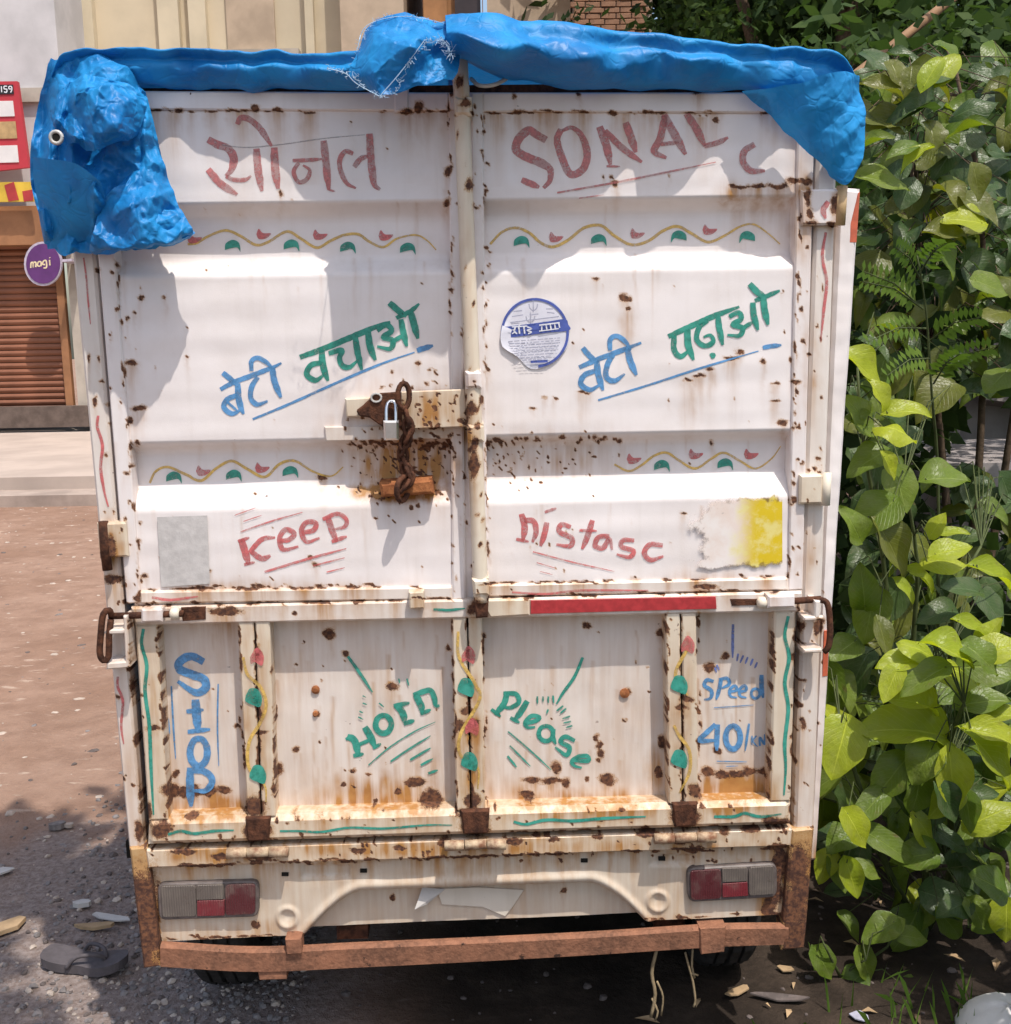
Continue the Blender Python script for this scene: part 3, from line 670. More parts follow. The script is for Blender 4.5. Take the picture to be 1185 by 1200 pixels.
for (x, y, r_) in ((370, 808, 5), (732, 812, 6), (370, 836, 3.5)):
    m_ = MB(); c0 = P(x, y, TG); m_.tube([c0 + Vector((0, .002, 0)), c0 + Vector((0, -.004, 0)), c0 + Vector((0, -.006, 0))], [.009 * r_ / 5, .009 * r_ / 5, .004], 10); m_.build('bolt_head', 'rust_orange', gate)
# bolts with handles on either end of the rail
def latch(pts_rod, housing, knob, loop, plates, tip):
    m_ = MB(); m_.tube([P(*p) for p in pts_rod], .007, 10); l_ = m_.build('latch', 'rust_dark', gate, True)
    slab('latch_housing', housing, .012, .040, 'paint_white', l_, .004)
    m_ = MB(); c0 = P(*knob); m_.tube([c0 + Vector((-.010, 0, 0)), c0 + Vector((-.006, 0, 0)), c0 + Vector((.006, 0, 0)), c0 + Vector((.010, 0, 0))], [.006, .012, .012, .006], 12); m_.build('latch_collar', 'paint_cream', l_, True)
    m_ = MB(); m_.tube(smoothpath([tuple(P(*p)) for p in loop], .008), .0065, 8); m_.build('latch_handle', 'rust_dark', l_, True)
    for q in plates: slab('catch_plate', q, -.02, .045, 'paint_panel', l_, .003)
    slab('wear_mark', tip, .012, .0158, 'rust_dark', l_, .0008, warp=.001, rusty=False)
latch([(128, 722, .028), (165, 721, .028), (215, 719, .028)], [(165, 714), (190, 713), (190, 729), (165, 730)], (205, 719, .028),
      [(131, 722, .03), (128, 715, .04), (121, 720, .045), (118, 745, .045), (117, 765, .045), (121, 774, .044), (127, 770, .042), (128, 745, .04), (130, 726, .035)],
      [[(126, 738), (147, 737), (147, 743), (126, 744)], [(124, 777), (150, 775), (150, 783), (125, 785)], [(144, 722), (149, 722), (152, 782), (147, 783)]],
      [(212, 712), (241, 711), (241, 726), (214, 728)])
latch([(962, 702, .028), (935, 704, .028), (892, 706, .028)], [(900, 698), (932, 697), (932, 712), (900, 713)], (893, 706, .028),
      [(955, 703, .03), (966, 704, .038), (971, 712, .042), (973, 740, .042), (971, 758, .04), (966, 764, .036)],
      [[(942, 723), (966, 722), (966, 727), (942, 728)], [(942, 761), (964, 760), (964, 765), (942, 766)], [(955, 704), (962, 704), (961, 726), (955, 726)]],
      [(856, 702), (890, 702), (890, 709), (858, 710)])
# --- rear body panel, hinge bar, lamps, bumper
slab('hinge_bar', [(170, 996), (929, 971), (927, 992), (173, 1018)], -.05, .006, 'paint_cream', truck, .004, warp=.0015)
BQ = [(172, 1012), (928, 988), (918, 1072), (190, 1103)]
def arch(g):
    co = np.array([p for r in g for p in r]); x, y = to_px(co); k = 0
    for r in g:
        for p in r:
            X, Y = x[k], y[k]; k += 1
            top = 1042 - (X - 420) * .035
            e = max(0, (425 - X) / 78, (X - 690) / 78); yy = top + 62 * e ** 1.6
            f = min(1, max(0, (Y - yy) / 9)); f = f * f * (3 - 2 * f)
            p[1] += .034 * f
            rim = math.exp(-((Y - yy + 5) / 5) ** 2) * .006; p[1] -= rim
            for (a, b, c_, d_) in ((352, 396, 1012, 1030), (760, 800, 1000, 1016)):
                if a < X < b + 14 and c_ < Y < d_: p[1] += .008 * min(1, (X - a) / 4, (Y - c_) / 4, (d_ - Y) / 4)
            for (a, b) in ((337, 1075), (771, 1056)):
                q = math.hypot(X - a, Y - b)
                if q < 15: p[1] += -.005 * math.exp(-((q - 11) / 2.5) ** 2) + .004 * math.exp(-(q / 5) ** 2)
            if Y > 1095 + (X > 500) * -15: pass
body = sheet('rear_body_panel', BQ, -.018, 'paint_body', truck, 340, 44, 5.0, .0025, arch)
for (x, y) in ((334, 1025), (426, 1021), (685, 1009), (776, 1007)):
    slab('slot', [(x - 4, y - 2), (x + 4, y - 2), (x + 4, y + 2), (x - 4, y + 2)], -.02, -.0135, 'black_gap', body, .0005, rusty=False)
lab = poly_plate('torn_label', [(512, 1042), (560, 1040), (614, 1043), (600, 1064), (592, 1074), (566, 1063), (518, 1060)], -.049, -.0475, 'paint_body', body, bev=.0003)
m_ = MB(); m_.add([P(486, 1066, -.025), P(500, 1060, -.035), P(522, 1042, -.047), P(495, 1040, -.040)], [(0, 1, 2, 3)]); m_.build('paper_flap', 'paper_scrap', lab)
def dirty_lens(name, col, *a):
    t = NT(name); n_ = t.noise(18, 5, .65); c = t.mix(t.ramp(n_, .45, .75, .05, .6), col, (.20, .165, .13)); t.set(c, t.ramp(n_, .35, .65, .22, .7), .5)
    wv = t.n('ShaderNodeTexWave'); wv.inputs['Scale'].default_value = 60; t.l(t.tc.outputs['Object'], wv.inputs['Vector']); t.bump(wv.outputs['Fac'], .0015, .6)
dirty_lens('lens_clear', (.12, .10, .088), .3, .5, 0, .35, 25); dirty_lens('lens_red', (.17, .018, .028), .25, .5, 0, .4, 25); dirty_lens('lens_dark_red', (.085, .014, .02), .3, .5, 0, .4, 25); simple('bezel', (.16, .13, .12), .5, .4, 0, .5, 40)
def rrect(q, r, n=5):
    """rounded quad in pixels"""
    out = []; q = [Vector(p) for p in q]
    for i in range(4):
        a, b, c = q[i - 1], q[i], q[(i + 1) % 4]; u = (a - b).normalized() * r; v = (c - b).normalized() * r
        for k in range(n + 1):
            t_ = k / n; out.append(tuple(b + u * (1 - t_) ** 2 + v * t_ ** 2))
    return out
def lamp(q, pieces):
    l_ = poly_plate('tail_lamp', rrect(q, 9), -.04, -.004, 'bezel', truck, bev=.003)
    for nm, mt, qq, r_ in pieces: poly_plate(nm, rrect(qq, r_), -.01, .0005, mt, l_, bev=.0007)
lamp([(184, 1036), (303, 1033), (303, 1075), (186, 1079)],
     [('clear_lens', 'lens_clear', [(188, 1039), (229, 1038), (230, 1074), (190, 1075)], 4), ('clear_lens', 'lens_clear', [(230, 1038), (262, 1037), (262, 1054), (230, 1055)], 1),
      ('red_lens', 'lens_red', [(231, 1056), (263, 1055), (263, 1073), (231, 1074)], 1), ('red_lens', 'lens_dark_red', [(264, 1037), (299, 1036), (299, 1071), (264, 1073)], 5)])
lamp([(805, 1018), (911, 1012), (911, 1052), (807, 1058)],
     [('red_lens', 'lens_dark_red', [(809, 1021), (845, 1019), (846, 1053), (810, 1055)], 5), ('red_lens', 'lens_red', [(847, 1036), (876, 1034), (877, 1050), (847, 1052)], 1),
      ('clear_lens', 'lens_clear', [(846, 1018), (876, 1017), (876, 1033), (847, 1034)], 1), ('clear_lens', 'lens_clear', [(878, 1017), (907, 1015), (908, 1048), (878, 1050)], 4)])
# bumper: bent box section
top = smoothpath([(188, 1107), (300, 1113), (420, 1108), (560, 1102), (700, 1095), (840, 1086), (924, 1085)], 12); bot = smoothpath([(188, 1133), (300, 1139), (420, 1134), (560, 1127), (700, 1119), (840, 1110), (924, 1107)], 12)
g = [[], [], [], [], []]
for a, b in zip(top, bot):
    q = P(a[0], a[1], .004); p = P(b[0], b[1], .004)
    g[0].append(Vector((q.x, .010, q.z))); g[1].append(q + Vector((0, .003, .0))); g[2].append((q * .88 + p * .12) + Vector((0, -.003, 0))); g[3].append(p); g[4].append(Vector((p.x, .045, p.z)))
m_ = MB(); m_.grid(g); m_.add([g[k][0] for k in range(5)] + [g[k][-1] for k in range(5)], [(0, 1, 2, 3, 4), (5, 6, 7, 8, 9)]); m_.grid([g[4], g[0]])
bump = m_.build('bumper', 'rust_bumper', truck)
slab('bumper_tab', [(334, 1101), (353, 1100), (354, 1118), (336, 1119)], -.02, .014, 'rust_bumper', bump, .002)
slab('bumper_tab', [(302, 1137), (336, 1136), (336, 1148), (304, 1149)], -.03, .0, 'rust_bumper', bump, .002)
slab('bumper_tab', [(820, 1088), (851, 1086), (849, 1116), (822, 1119)], -.03, .010, 'rust_bumper', bump, .002)
m_ = MB(); m_.box((0, .12, P(545, 1095).z + .05), (.60, .05, .045)); m_.build('cross_member', 'black_gap', truck)

# --- hand painted lettering
K = 1185 / 320
word('painted_name', [([(88,160),(125,180),(175,200),(200,240),(190,290),(165,320)],32),([(165,320),(200,335),(250,335),(275,318)],18),([(88,290),(140,350),(215,400)],30),([(298,200),(305,290),(322,385)],31),
 ([(215,95),(230,68),(265,72),(315,115),(365,190)],25),([(375,195),(380,290),(392,375)],32),([(455,252),(520,250),(582,245)],16),([(482,262),(460,300),(480,345),(515,335),(530,295),(500,272)],18),
 ([(590,165),(600,260),(612,380)],30),([(610,378),(640,386)],8),([(718,222),(684,212),(660,250),(665,300),(690,350),(730,372)],20),([(722,280),(750,245),(785,232)],22),([(788,135),(795,240),(808,350),(835,378)],30)], 'ink_maroon', doorL, (220,120,K), 0)
word('guide_line', [([(150,185),(260,195),(420,180),(600,155),(770,140)],5)], 'ink_pencil', doorL, (220,120,K), 0)
KB = 1185 / 380
word('painted_name', [([(250,200),(215,180),(185,165),(150,195),(140,235),(175,260),(235,285),(265,310),(262,350),(240,375)],29),([(160,345),(225,372)],22),([(305,160),(290,200),(310,270),(340,325),(385,305),(400,250),(380,185),(345,155),(308,165)],25),
 ([(445,150),(470,220),(485,290)],27),([(465,165),(530,230),(600,280)],22),([(540,135),(560,190),(578,245)],27),([(470,295),(520,296)],8),([(684,108),(668,190),(645,240),(690,265)],24),([(680,108),(720,180),(760,252)],27),([(668,215),(735,208)],14),
 ([(762,102),(800,160),(830,222)],26),([(828,222),(880,208),(915,190)],18),([(1012,215),(975,240),(970,280),(1000,312),(1050,312)],23),([(290,392),(500,355),(700,315),(870,280)],7),([(370,412),(460,400)],4)], 'ink_maroon', doorR, (560,100,KB), 0)
word('painted_slogan', [([(105,505),(160,475),(240,445),(330,410),(370,390)],20),([(115,432),(155,465),(180,490)],22),([(180,478),(185,550),(205,612)],25),([(180,528),(135,548),(120,582),(155,610),(195,592)],21),([(130,556),(180,598)],10),
 ([(268,450),(242,490),(237,540),(265,570),(310,555)],21),([(330,408),(340,470),(368,540)],25),([(240,425),(240,382),(268,368),(308,390),(335,420)],19)], 'ink_blue', doorL, (230,320,K), 0)
word('painted_slogan', [([(450,365),(560,325),(680,275),(800,225),(842,212)],24),([(868,195),(930,165),(968,133)],19),([(545,335),(550,400),(572,468)],27),([(545,388),(498,400),(480,440),(518,465),(555,440)],23),
 ([(575,348),(632,335),(622,370),(635,402),(665,408),(700,380)],22),([(690,275),(700,340),(718,420)],25),([(745,250),(755,320),(778,378)],27),([(785,250),(825,225),(848,250),(812,278),(852,292),(842,328),(785,318)],22),([(848,300),(900,268)],18),
 ([(888,200),(900,260),(914,318)],25),([(930,165),(945,220),(962,285)],27),([(838,128),(880,165),(912,188)],26)], 'ink_green', doorL, (230,320,K), 0)
word('slogan_underline', [([(245,634),(400,570),(600,480),(800,395),(948,343)],11),([(958,336),(990,326),(1028,314)],22)], 'ink_blue', doorL, (230,320,K), 0)
KD = 1185 / 370
word('painted_slogan', [([(348,386),(420,355),(500,325),(582,293)],18),([(362,312),(390,345),(420,370)],19),([(415,360),(420,410),(438,472)],22),([(410,398),(368,415),(355,448),(388,470),(425,452)],19),([(478,335),(455,375),(450,420),(480,437),(520,410)],19),
 ([(530,312),(540,360),(564,415)],22),([(465,322),(465,282),(490,268),(525,292),(542,322)],17)], 'ink_blue', doorR, (570,310,KD), 0)
word('painted_slogan', [([(683,270),(760,235),(850,195),(950,158)],20),([(1008,136),(1060,115),(1102,97)],16),([(705,265),(705,318),(728,345),(762,322)],20),([(755,240),(758,300),(778,358)],23),([(832,210),(800,235),(790,280),(820,305),(852,290),(842,265),(815,272)],18),
 ([(842,345),(860,336)],22),([(870,195),(875,240),(888,302)],21),([(912,195),(948,180),(956,205),(925,225),(962,238),(950,266),(905,264)],18),([(960,240),(1002,215)],15),([(1000,142),(1005,190),(1020,246)],21),([(1040,120),(1045,170),(1058,226)],23),([(988,72),(1020,105),(1052,125)],22)], 'ink_green', doorR, (570,310,KD), 0)
word('slogan_underline', [([(420,509),(600,455),(800,390),(1022,324)],8),([(1038,312),(1070,306),(1108,302)],16)], 'ink_blue', doorR, (570,310,KD), 0)
KE = 1185 / 420
word('painted_word', [([(402,342),(415,385),(428,428)],22),([(430,388),(470,345),(515,338)],15),([(435,385),(470,408),(500,398)],18),([(392,352),(430,338)],11),([(412,428),(448,420)],10),([(528,350),(562,345),(578,325),(550,312),(530,340),(542,378),(592,368)],16),
 ([(602,322),(640,315),(650,292),(622,287),(602,312),(618,352),(662,340)],16),([(688,268),(705,320),(720,352)],19),([(672,278),(720,260),(750,278),(745,302),(705,312)],13),([(702,352),(752,335)],13),([(400,320),(500,285),(605,255)],5),
 ([(480,452),(620,410),(750,375)],8),([(640,432),(745,405)],5),([(685,453),(745,438)],4),([(380,265),(450,240)],3),([(410,285),(470,265)],3)], 'ink_red', doorL, (140,510,KE), 0)
KF = 1185 / 440
word('painted_word', [([(192,248),(202,290),(196,332)],19),([(200,268),(230,272),(238,305),(226,338)],17),([(175,328),(215,336)],10),([(272,275),(265,310),(252,350)],17),([(265,243),(302,231)],9),([(348,290),(318,282),(312,305),(350,325),(345,350),(302,345)],15),
 ([(416,268),(400,320),(383,360)],17),([(375,300),(430,302)],9),([(470,318),(435,322),(425,350),(450,355),(470,328),(478,362)],15),([(548,332),(512,332),(508,352),(545,365),(532,385),(492,376)],14),([(638,348),(598,345),(580,370),(598,394),(640,382)],15),
 ([(228,368),(350,400),(485,430)],4.5),([(240,402),(300,420)],3),([(250,430),(290,440)],2.5)], 'ink_red', doorR, (540,510,KF), 0)
def vine(yel, green, red, zoom, d, parent, w):
    word('vine_line', [(yel, w)], 'ink_yellow', parent, zoom, d)
    z = Z(*zoom); k = zoom[2] / 3.7
    def one_blob(nm, q, mat):
        pa = Paint(on(parent, d), .0011); pa.blob(z(q)); pa.done(nm, mat, parent)
    for x, y, s_ in green:
        one_blob('vine_leaf', [(x - 34 * k * s_, y + 20 * k), (x - 30 * k * s_, y - 8 * k), (x, y - 24 * k), (x + 28 * k * s_, y - 10 * k), (x + 34 * k * s_, y + 28 * k), (x + 20 * k * s_, y + 10 * k), (x - 4 * k, y + 12 * k)], 'ink_green')
    for x, y in red: one_blob('vine_bud', [(x - 22 * k, y), (x - 12 * k, y - 24 * k), (x + 6 * k, y - 6 * k), (x + 42 * k, y - 4 * k), (x + 20 * k, y + 18 * k), (x - 12 * k, y + 20 * k)], 'ink_red')
RD = -.0355
vine([(0,615),(40,610),(90,580),(165,555),(230,580),(295,618),(350,605),(430,560),(490,590),(560,630),(620,600),(680,575),(740,572),(790,605),(850,627),(910,590),(990,575),(1040,600),(1078,640)], [(195,620,1),(450,618,1),(695,628,1),(955,632,1)], [(20,590),(320,572),(565,575),(850,578)], (220,120,K), RD, doorL, 11)
vine([(45,580),(90,535),(140,520),(190,540),(230,575),(275,590),(330,565),(390,520),(450,512),(500,550),(560,582),(620,570),(680,530),(730,515),(780,540),(840,572),(900,550),(960,515),(1010,508),(1060,540),(1105,580)], [(160,570,1),(442,563,1),(735,550,-1),(985,552,-1)], [(278,555),(575,542),(840,528)], (560,100,KB), RD, doorR, 10)
vine([(100,158),(120,120),(160,105),(220,130),(270,150),(320,110),(370,85),(420,110),(480,138),(530,95),(580,85),(640,120),(700,135),(740,105)], [(180,138,1),(378,132,1),(565,120,1)], [(270,118),(465,108)], (140,510,KE), RD, doorL, 8.5)
vine([(485,92),(530,113),(570,95),(610,65),(650,55),(690,80),(740,105),(790,75),(830,55),(880,80),(930,105),(980,75),(1010,35)], [(635,95,1),(835,90,1)], [(540,75),(735,60),(910,60)], (540,510,KF), RD, doorR, 7)
# tailgate words
DT = TG + .0003
Z1 = (100, 680, 3.95)
word('painted_word', [([(548,378),(490,352),(440,375),(435,410),(490,435),(550,460),(555,500),(510,520),(428,468)],36),([(510,552),(515,620),(522,702)],38),([(468,608),(548,600)],20),([(474,702),(578,690)],20),(('o',525,796,40,64),32),
 ([(470,880),(550,885),(588,925),(560,972),(500,975)],28),([(485,882),(485,960),(490,1048)],34),([(398,490),(408,680),(418,826)],8),([(615,480),(612,680),(618,860)],7),([(366,660),(374,692)],6),([(384,640),(392,712)],6)], 'ink_blue', gate, Z1, DT)
word('painted_word', [([(140,695),(185,720),(212,815)],40),([(248,636),(280,690),(312,762)],40),([(195,752),(292,710)],22),([(132,712),(180,690)],20),([(178,812),(242,800)],24),([(298,766),(348,738)],20),(('o',362,620,48,55),36),
 ([(438,498),(480,550),(492,612)],40),([(425,508),(522,488)],26),([(486,618),(552,595)],26),([(558,438),(590,500),(602,552)],38),([(545,442),(640,412),(672,450),(682,505),(705,505)],31),([(588,557),(652,530)],22),
 ([(270,870),(400,760),(550,665),(680,605)],8),([(405,848),(520,770),(650,690)],12),([(525,838),(650,765)],14),([(590,870),(665,830)],14),([(635,920),(695,900)],16),([(145,205),(220,310),(295,425)],18),
 ([(235,445),(255,455)],9),([(235,490),(262,500)],9),([(215,540),(238,550)],9),([(208,575),(238,590)],9),([(455,340),(462,370)],9),([(505,340),(518,385)],9),([(335,490),(365,515)],9)], 'ink_green', gate, (380,730,5.215), DT)
word('painted_word', [([(172,398),(150,470),(98,532)],33),([(148,408),(220,412),(238,458),(192,490),(140,486)],26),([(78,500),(132,542)],21),([(288,452),(245,520),(213,562)],33),([(188,548),(242,577)],21),([(268,585),(340,565),(355,545),(312,538),(275,575),(288,605),(332,602)],23),
 (('o',395,640,42,44),27),([(440,612),(434,655),(452,702)],24),([(562,682),(505,658),(480,688),(530,720),(512,765),(448,718)],25),([(550,795),(638,798),(635,772),(588,772),(545,800),(558,826),(602,838)],23),
 ([(175,628),(300,735),(425,850)],9),([(185,710),(250,775),(305,830)],9),([(172,770),(225,835)],12),([(608,200),(560,310),(490,410),(455,470)],17)] +
 [([a, b], 10) for a, b in (((345,425),(345,470)),((378,425),(378,460)),((408,425),(408,465)),((435,420),(440,465)),((495,480),(455,510)),((512,495),(475,525)),((535,540),(490,555)),((540,570),(495,580)),((548,595),(510,605)),((408,500),(398,525)))], 'ink_green', gate, (560,730,4.9375), DT)
word('painted_word', [([(378,536),(338,528),(325,560),(365,590),(360,632),(322,642)],21),([(422,518),(410,580),(393,642)],22),([(408,526),(455,518),(468,550),(425,576)],19),([(478,595),(512,585),(502,560),(472,582),(475,620),(512,630)],16),([(535,595),(567,585),(558,560),(528,582),(532,620),(568,630)],16),
 (('o',620,606,25,28),17),([(655,498),(655,570),(664,632)],25),([(380,688),(480,682),(610,672)],6),([(388,783),(340,830),(298,878),(402,876)],26),([(402,785),(396,880),(396,938)],28),(('o',490,860,42,68),33),([(583,780),(560,938)],13),
 ([(600,850),(598,905)],9),([(626,850),(605,880),(632,915)],9),([(645,910),(645,860),(672,900),(672,842)],12),([(395,998),(570,1002)],6),([(450,1028),(520,1025)],5)], 'ink_blue', gate, (760,690,4.9375), DT)
word('painted_ticks', [([(490,205),(488,300),(488,400)],15)] + [([a, b], 11) for a, b in (((520,375),(512,420)),((550,385),(530,430)),((575,395),(560,435)),((605,405),(590,445)),((630,425),(615,460)),((395,440),(410,470)),((385,455),(395,485)))], 'ink_navy', gate, (760,690,4.9375), DT)
one = (0, 0, 1)
word('wavy_line', [([(168,737),(166,755),(172,780),(170,810),(175,850),(177,900),(180,955)],4)], 'ink_green', gate, one, .0105)
word('wavy_line', [([(924,722),(920,745),(925,770),(920,800),(924,830),(920,870),(921,900),(919,932)],4)], 'ink_green', gate, one, .0105)
word('wavy_line', [([(197,978),(212,974),(228,977),(250,974),(274,973)],3.4)], 'ink_green', gate, one, .0145)
word('wavy_line', [([(328,974),(352,974),(376,975),(410,970),(450,971),(500,967),(530,967)],2.6)], 'ink_green', gate, one, .0145)
word('wavy_line', [([(602,963),(617,966),(640,961),(672,962),(710,959),(757,957)],3.4)], 'ink_green', gate, one, .0145)
word('wavy_line', [([(837,957),(860,957),(873,953),(890,957),(916,954)],3.4)], 'ink_green', gate, one, .0145)
word('wavy_line', [([(508,714),(525,715),(545,713)],3)], 'ink_green', gate, one, .0145)
word('wavy_line', [([(178,700),(200,703),(232,699)],3)], 'ink_red', doorL, one, .0095)
word('wavy_line', [([(600,694),(640,696),(680,692),(760,692)],2.4)], 'ink_red', doorR, one, .0095)
word('wavy_line', [([(115,487),(114,500),(120,522),(118,548),(122,575),(127,594)],3.4)], 'ink_red', truck, one, -.0035)
word('wavy_line', [([(98,302),(101,325),(103,350),(106,380)],2)], 'ink_red', truck, one, -.0035)
word('wavy_line', [([(138,793),(138,805),(144,822),(142,850),(145,872)],3)], 'ink_red', truck, one, -.0035)
word('wavy_line', [([(968,272),(964,300),(969,330),(966,360),(962,400)],3.4)], 'ink_red', truck, one, -.0035)
word('wavy_line', [([(971,236),(965,246),(968,256)],6)], 'ink_red', doorR, one, .0165)
def rib_paint(nm, q, mat, blob=True):
    pa = Paint(lambda x, y, o: P(x, y, .0115 + o), .0020 if blob else .0012)
    if blob: pa.blob(q)
    else: pa.stroke(q, 4)
    pa.done(nm, mat, gate)
for x, y in ((297,818),(302,908),(546,806),(550,893),(796,803),(796,890)): rib_paint('rib_leaf', [(x-9,y-3),(x-4,y-11),(x+5,y-10),(x+10,y),(x+8,y+10),(x+1,y+9),(x-9,y+4)], 'ink_green')
for x, y in ((301,770),(549,768),(553,852),(806,756)): rib_paint('rib_bud', [(x-8,y),(x,y-11),(x+8,y-2),(x+6,y+10),(x-2,y+6),(x-7,y+8)], 'ink_red')
for q in ([(285,770),(290,790),(305,805),(312,825),(306,845),(292,870),(292,900),(310,920),(312,940)],[(537,740),(538,770),(556,800),(562,820),(540,860),(540,885),(560,900),(560,925)],[(790,850),(796,862),(808,880),(808,905),(796,930)],[(806,760),(792,790),(806,815)]):
    rib_paint('rib_vine', q, 'ink_yellow', False)
# --- round sticker, poster remains, residue
SX, SY = 627, 390
pts = []
for k in range(48):
    a = 2 * math.pi * k / 48; r_ = 40 + 1.2 * math.sin(5 * a)
    if 1.75 < a < 2.75: r_ -= 5 * math.sin((a - 1.75) * math.pi)
    pts.append((SX + r_ * math.cos(a), SY + (r_ + 1.5) * math.sin(a)))
m_ = MB(); rings = []
for f in (.02, .3, .6, .85, 1):
    rings.append([P(SX + (x - SX) * f, SY + (y - SY) * f, .0022 + (f ** 4) * (.0045 if 16 < k < 26 else .0) + .0006 * mnoise.noise(Vector((x * .09 * f, y * .09 * f, 1)))) for k, (x, y) in enumerate(pts)])
for r_ in rings: r_.append(r_[0])
m_.grid(rings); stk = m_.build('round_sticker', 'sticker_paper', doorR, True); stk['label'] = 'round blue and white sticker with a peeled lower edge'
fn = lambda x, y, o: P(x, y, .0028 + o)
pa = Paint(fn); pa.stroke([(SX + 38.4 * math.cos(a), SY + 39.4 * math.sin(a)) for a in np.linspace(2.9, 7.75, 40)], 3, (1, 1))
pa.blob([(589, 383), (600, 382), (640, 377), (662, 374), (666, 380), (667, 387), (640, 390), (610, 394), (589, 396), (587, 390)]); pa.done('sticker_band', 'sticker_blue', stk)
pa = Paint(fn, .0024)
for q, w in (([(600,383),(618,382)],1.4),([(604,383),(603,388),(606,391)],1.8),([(601,386),(603,389),(600,391)],1.4),([(608,382),(609,391)],1.8),([(611,379),(608,382)],1.2),([(614,382),(615,391)],1.8),([(618,383),(623,385),(618,387),(623,389),(619,391)],1.5),
             ([(632,381),(656,378)],1.6),([(635,382),(635,387)],1.6),([(640,381),(641,386)],1.6),([(645,380),(646,386)],1.6),([(650,379),(651,385)],1.6),([(655,379),(656,384)],1.6),([(632,388),(655,385)],1.2)): pa.stroke(q, w, (1, 1), 1)
pa.done('sticker_lettering', 'ink_white', stk)
pa = Paint(fn, .0024); rq = random.Random(5)
for row in range(9):
    y = 398 + row * 2.9; hw_ = math.sqrt(max(0, 37 ** 2 - (y - SY) ** 2)) - 5; x = SX - hw_
    while x < SX + hw_:
        l_ = rq.uniform(2, 7); pa.stroke([(x, y - (x - SX) * .07), (min(x + l_, SX + hw_), y - (x + l_ - SX) * .07)], 1.1, (1, 1), 2); x += l_ + rq.uniform(1, 2)
for q in ([(625,352),(625,366)],[(620,356),(621,361),(625,364),(629,361),(630,356)],[(621,369),(631,368)],[(602,365),(612,364)],[(600,371),(613,369)],[(640,362),(648,362)],[(641,366),(650,367)],[(598,378),(655,371)]): pa.stroke(q, 1.3, (1, 1), 1.5)
pa.done('sticker_print', 'ink_grey', stk)
pa = Paint(fn, .0024); pa.stroke([(622,424),(642,423)], 3, (1, 1)); pa.done('sticker_footer', 'sticker_blue', stk)
t = NT('poster')
sx = t.n('ShaderNodeSeparateXYZ'); t.l(t.tc.outputs['Generated'], sx.inputs[0]); n_ = t.noise(16, 5, .65); nn = t.noise(60, 4)
c = t.mix(t.ramp(n_, .35, .65), (.74, .62, .55), (.80, .74, .70))
c = t.mix(t.ramp(t.math('ADD', sx.outputs[0], t.math('MULTIPLY', t.math('SUBTRACT', n_, .5), .6)), .48, .72), c, t.mix(t.ramp(n_, .45, .6), (.66, .48, .02), (.72, .62, .22)))
dk = t.math('MULTIPLY', t.ramp(t.math('ADD', t.math('ABSOLUTE', t.math('SUBTRACT', sx.outputs[2], .5)), t.math('MULTIPLY', t.math('SUBTRACT', nn, .5), .5)), .40, .5), t.ramp(sx.outputs[0], .3, .6))
c = t.mix(t.math('MULTIPLY', dk, .8), c, (.16, .09, .03)); t.set(c, .5, .3)
tr = t.n('ShaderNodeBsdfTransparent'); mx = t.n('ShaderNodeMixShader')
ed_ = t.math('MINIMUM', t.math('MULTIPLY', sx.outputs[0], .8), t.math('MULTIPLY', t.math('SUBTRACT', .5, t.math('ABSOLUTE', t.math('SUBTRACT', sx.outputs[2], .5))), 2.2))
t.l(t.ramp(t.math('ADD', ed_, t.math('MULTIPLY', t.math('SUBTRACT', n_, .5), .9)), .08, .2), mx.inputs[0]); t.l(tr.outputs[0], mx.inputs[1]); t.l(t.b.outputs[0], mx.inputs[2]); t.l(mx.outputs[0], t.out.inputs[0])
po = sheet('torn_poster', [(800, 587), (917, 577), (917, 664), (802, 670)], .0045, 'poster', doorR, 30, 22, 8.0, .0012); po['label'] = 'weathered yellow poster remnant'
rd = sheet('glue_residue', [(184, 606), (243, 604), (246, 684), (189, 688)], .0035, 'residue', doorL, 16, 20, 2.0, .0006)

# ================================================================== CHAIN AND PADLOCK (hang on the hasp)
ch = empty('chain', ORG, YAW); tag(ch, 'rusty brown chain looped between door hasp and lower bracket', 'chain')
def link(c, L, wd_, rad, ang, tw):
    pts = []
    for k in range(17):
        a = 2 * math.pi * k / 16; x = math.cos(a) * wd_; y = math.sin(a) * L
        v = Vector((x * math.cos(tw), x * math.sin(tw), y)); pts.append(Vector(c) + Matrix.Rotation(ang, 3, 'Y') @ v)
    m_ = MB(); m_.tube(pts, rad, 8, False); return m_.build('chain_link', 'rust_dark', ch, True)
link(P(473, 464, .058), .025, .012, .0055, .05, .35)
cp = smoothpath([tuple(P(476, 485, .056)), tuple(P(479, 505, .052)), tuple(P(472, 528, .03)), tuple(P(475, 548, .030)), tuple(P(480, 560, .040)), tuple(P(470, 574, .048))], .022)
for i in range(len(cp) - 1):
    a, b = Vector(cp[i]), Vector(cp[i + 1]); d = b - a
    link((a + b) / 2, .018, .009, .0042, math.atan2(d.x, d.z), .2 if i % 2 else 1.3)
link(P(472, 573, .040), .024, .020, .006, .1, 1.0)
pl = empty('padlock', ORG, YAW); tag(pl, 'small shiny steel padlock hanging from the rusty hasp', 'padlock')
slab('lock_body', [(449, 493), (467, 493), (467, 516), (450, 516)], .044, .066, 'steel', pl, .004, rusty=False)
m_ = MB(); m_.tube(smoothpath([tuple(P(*p)) for p in ((453, 496, .055), (453, 480, .05), (455, 472, .045), (459, 470, .043), (463, 472, .045), (464, 480, .05), (464, 496, .055))], .004), .0036, 8); m_.build('shackle', 'steel', pl, True)

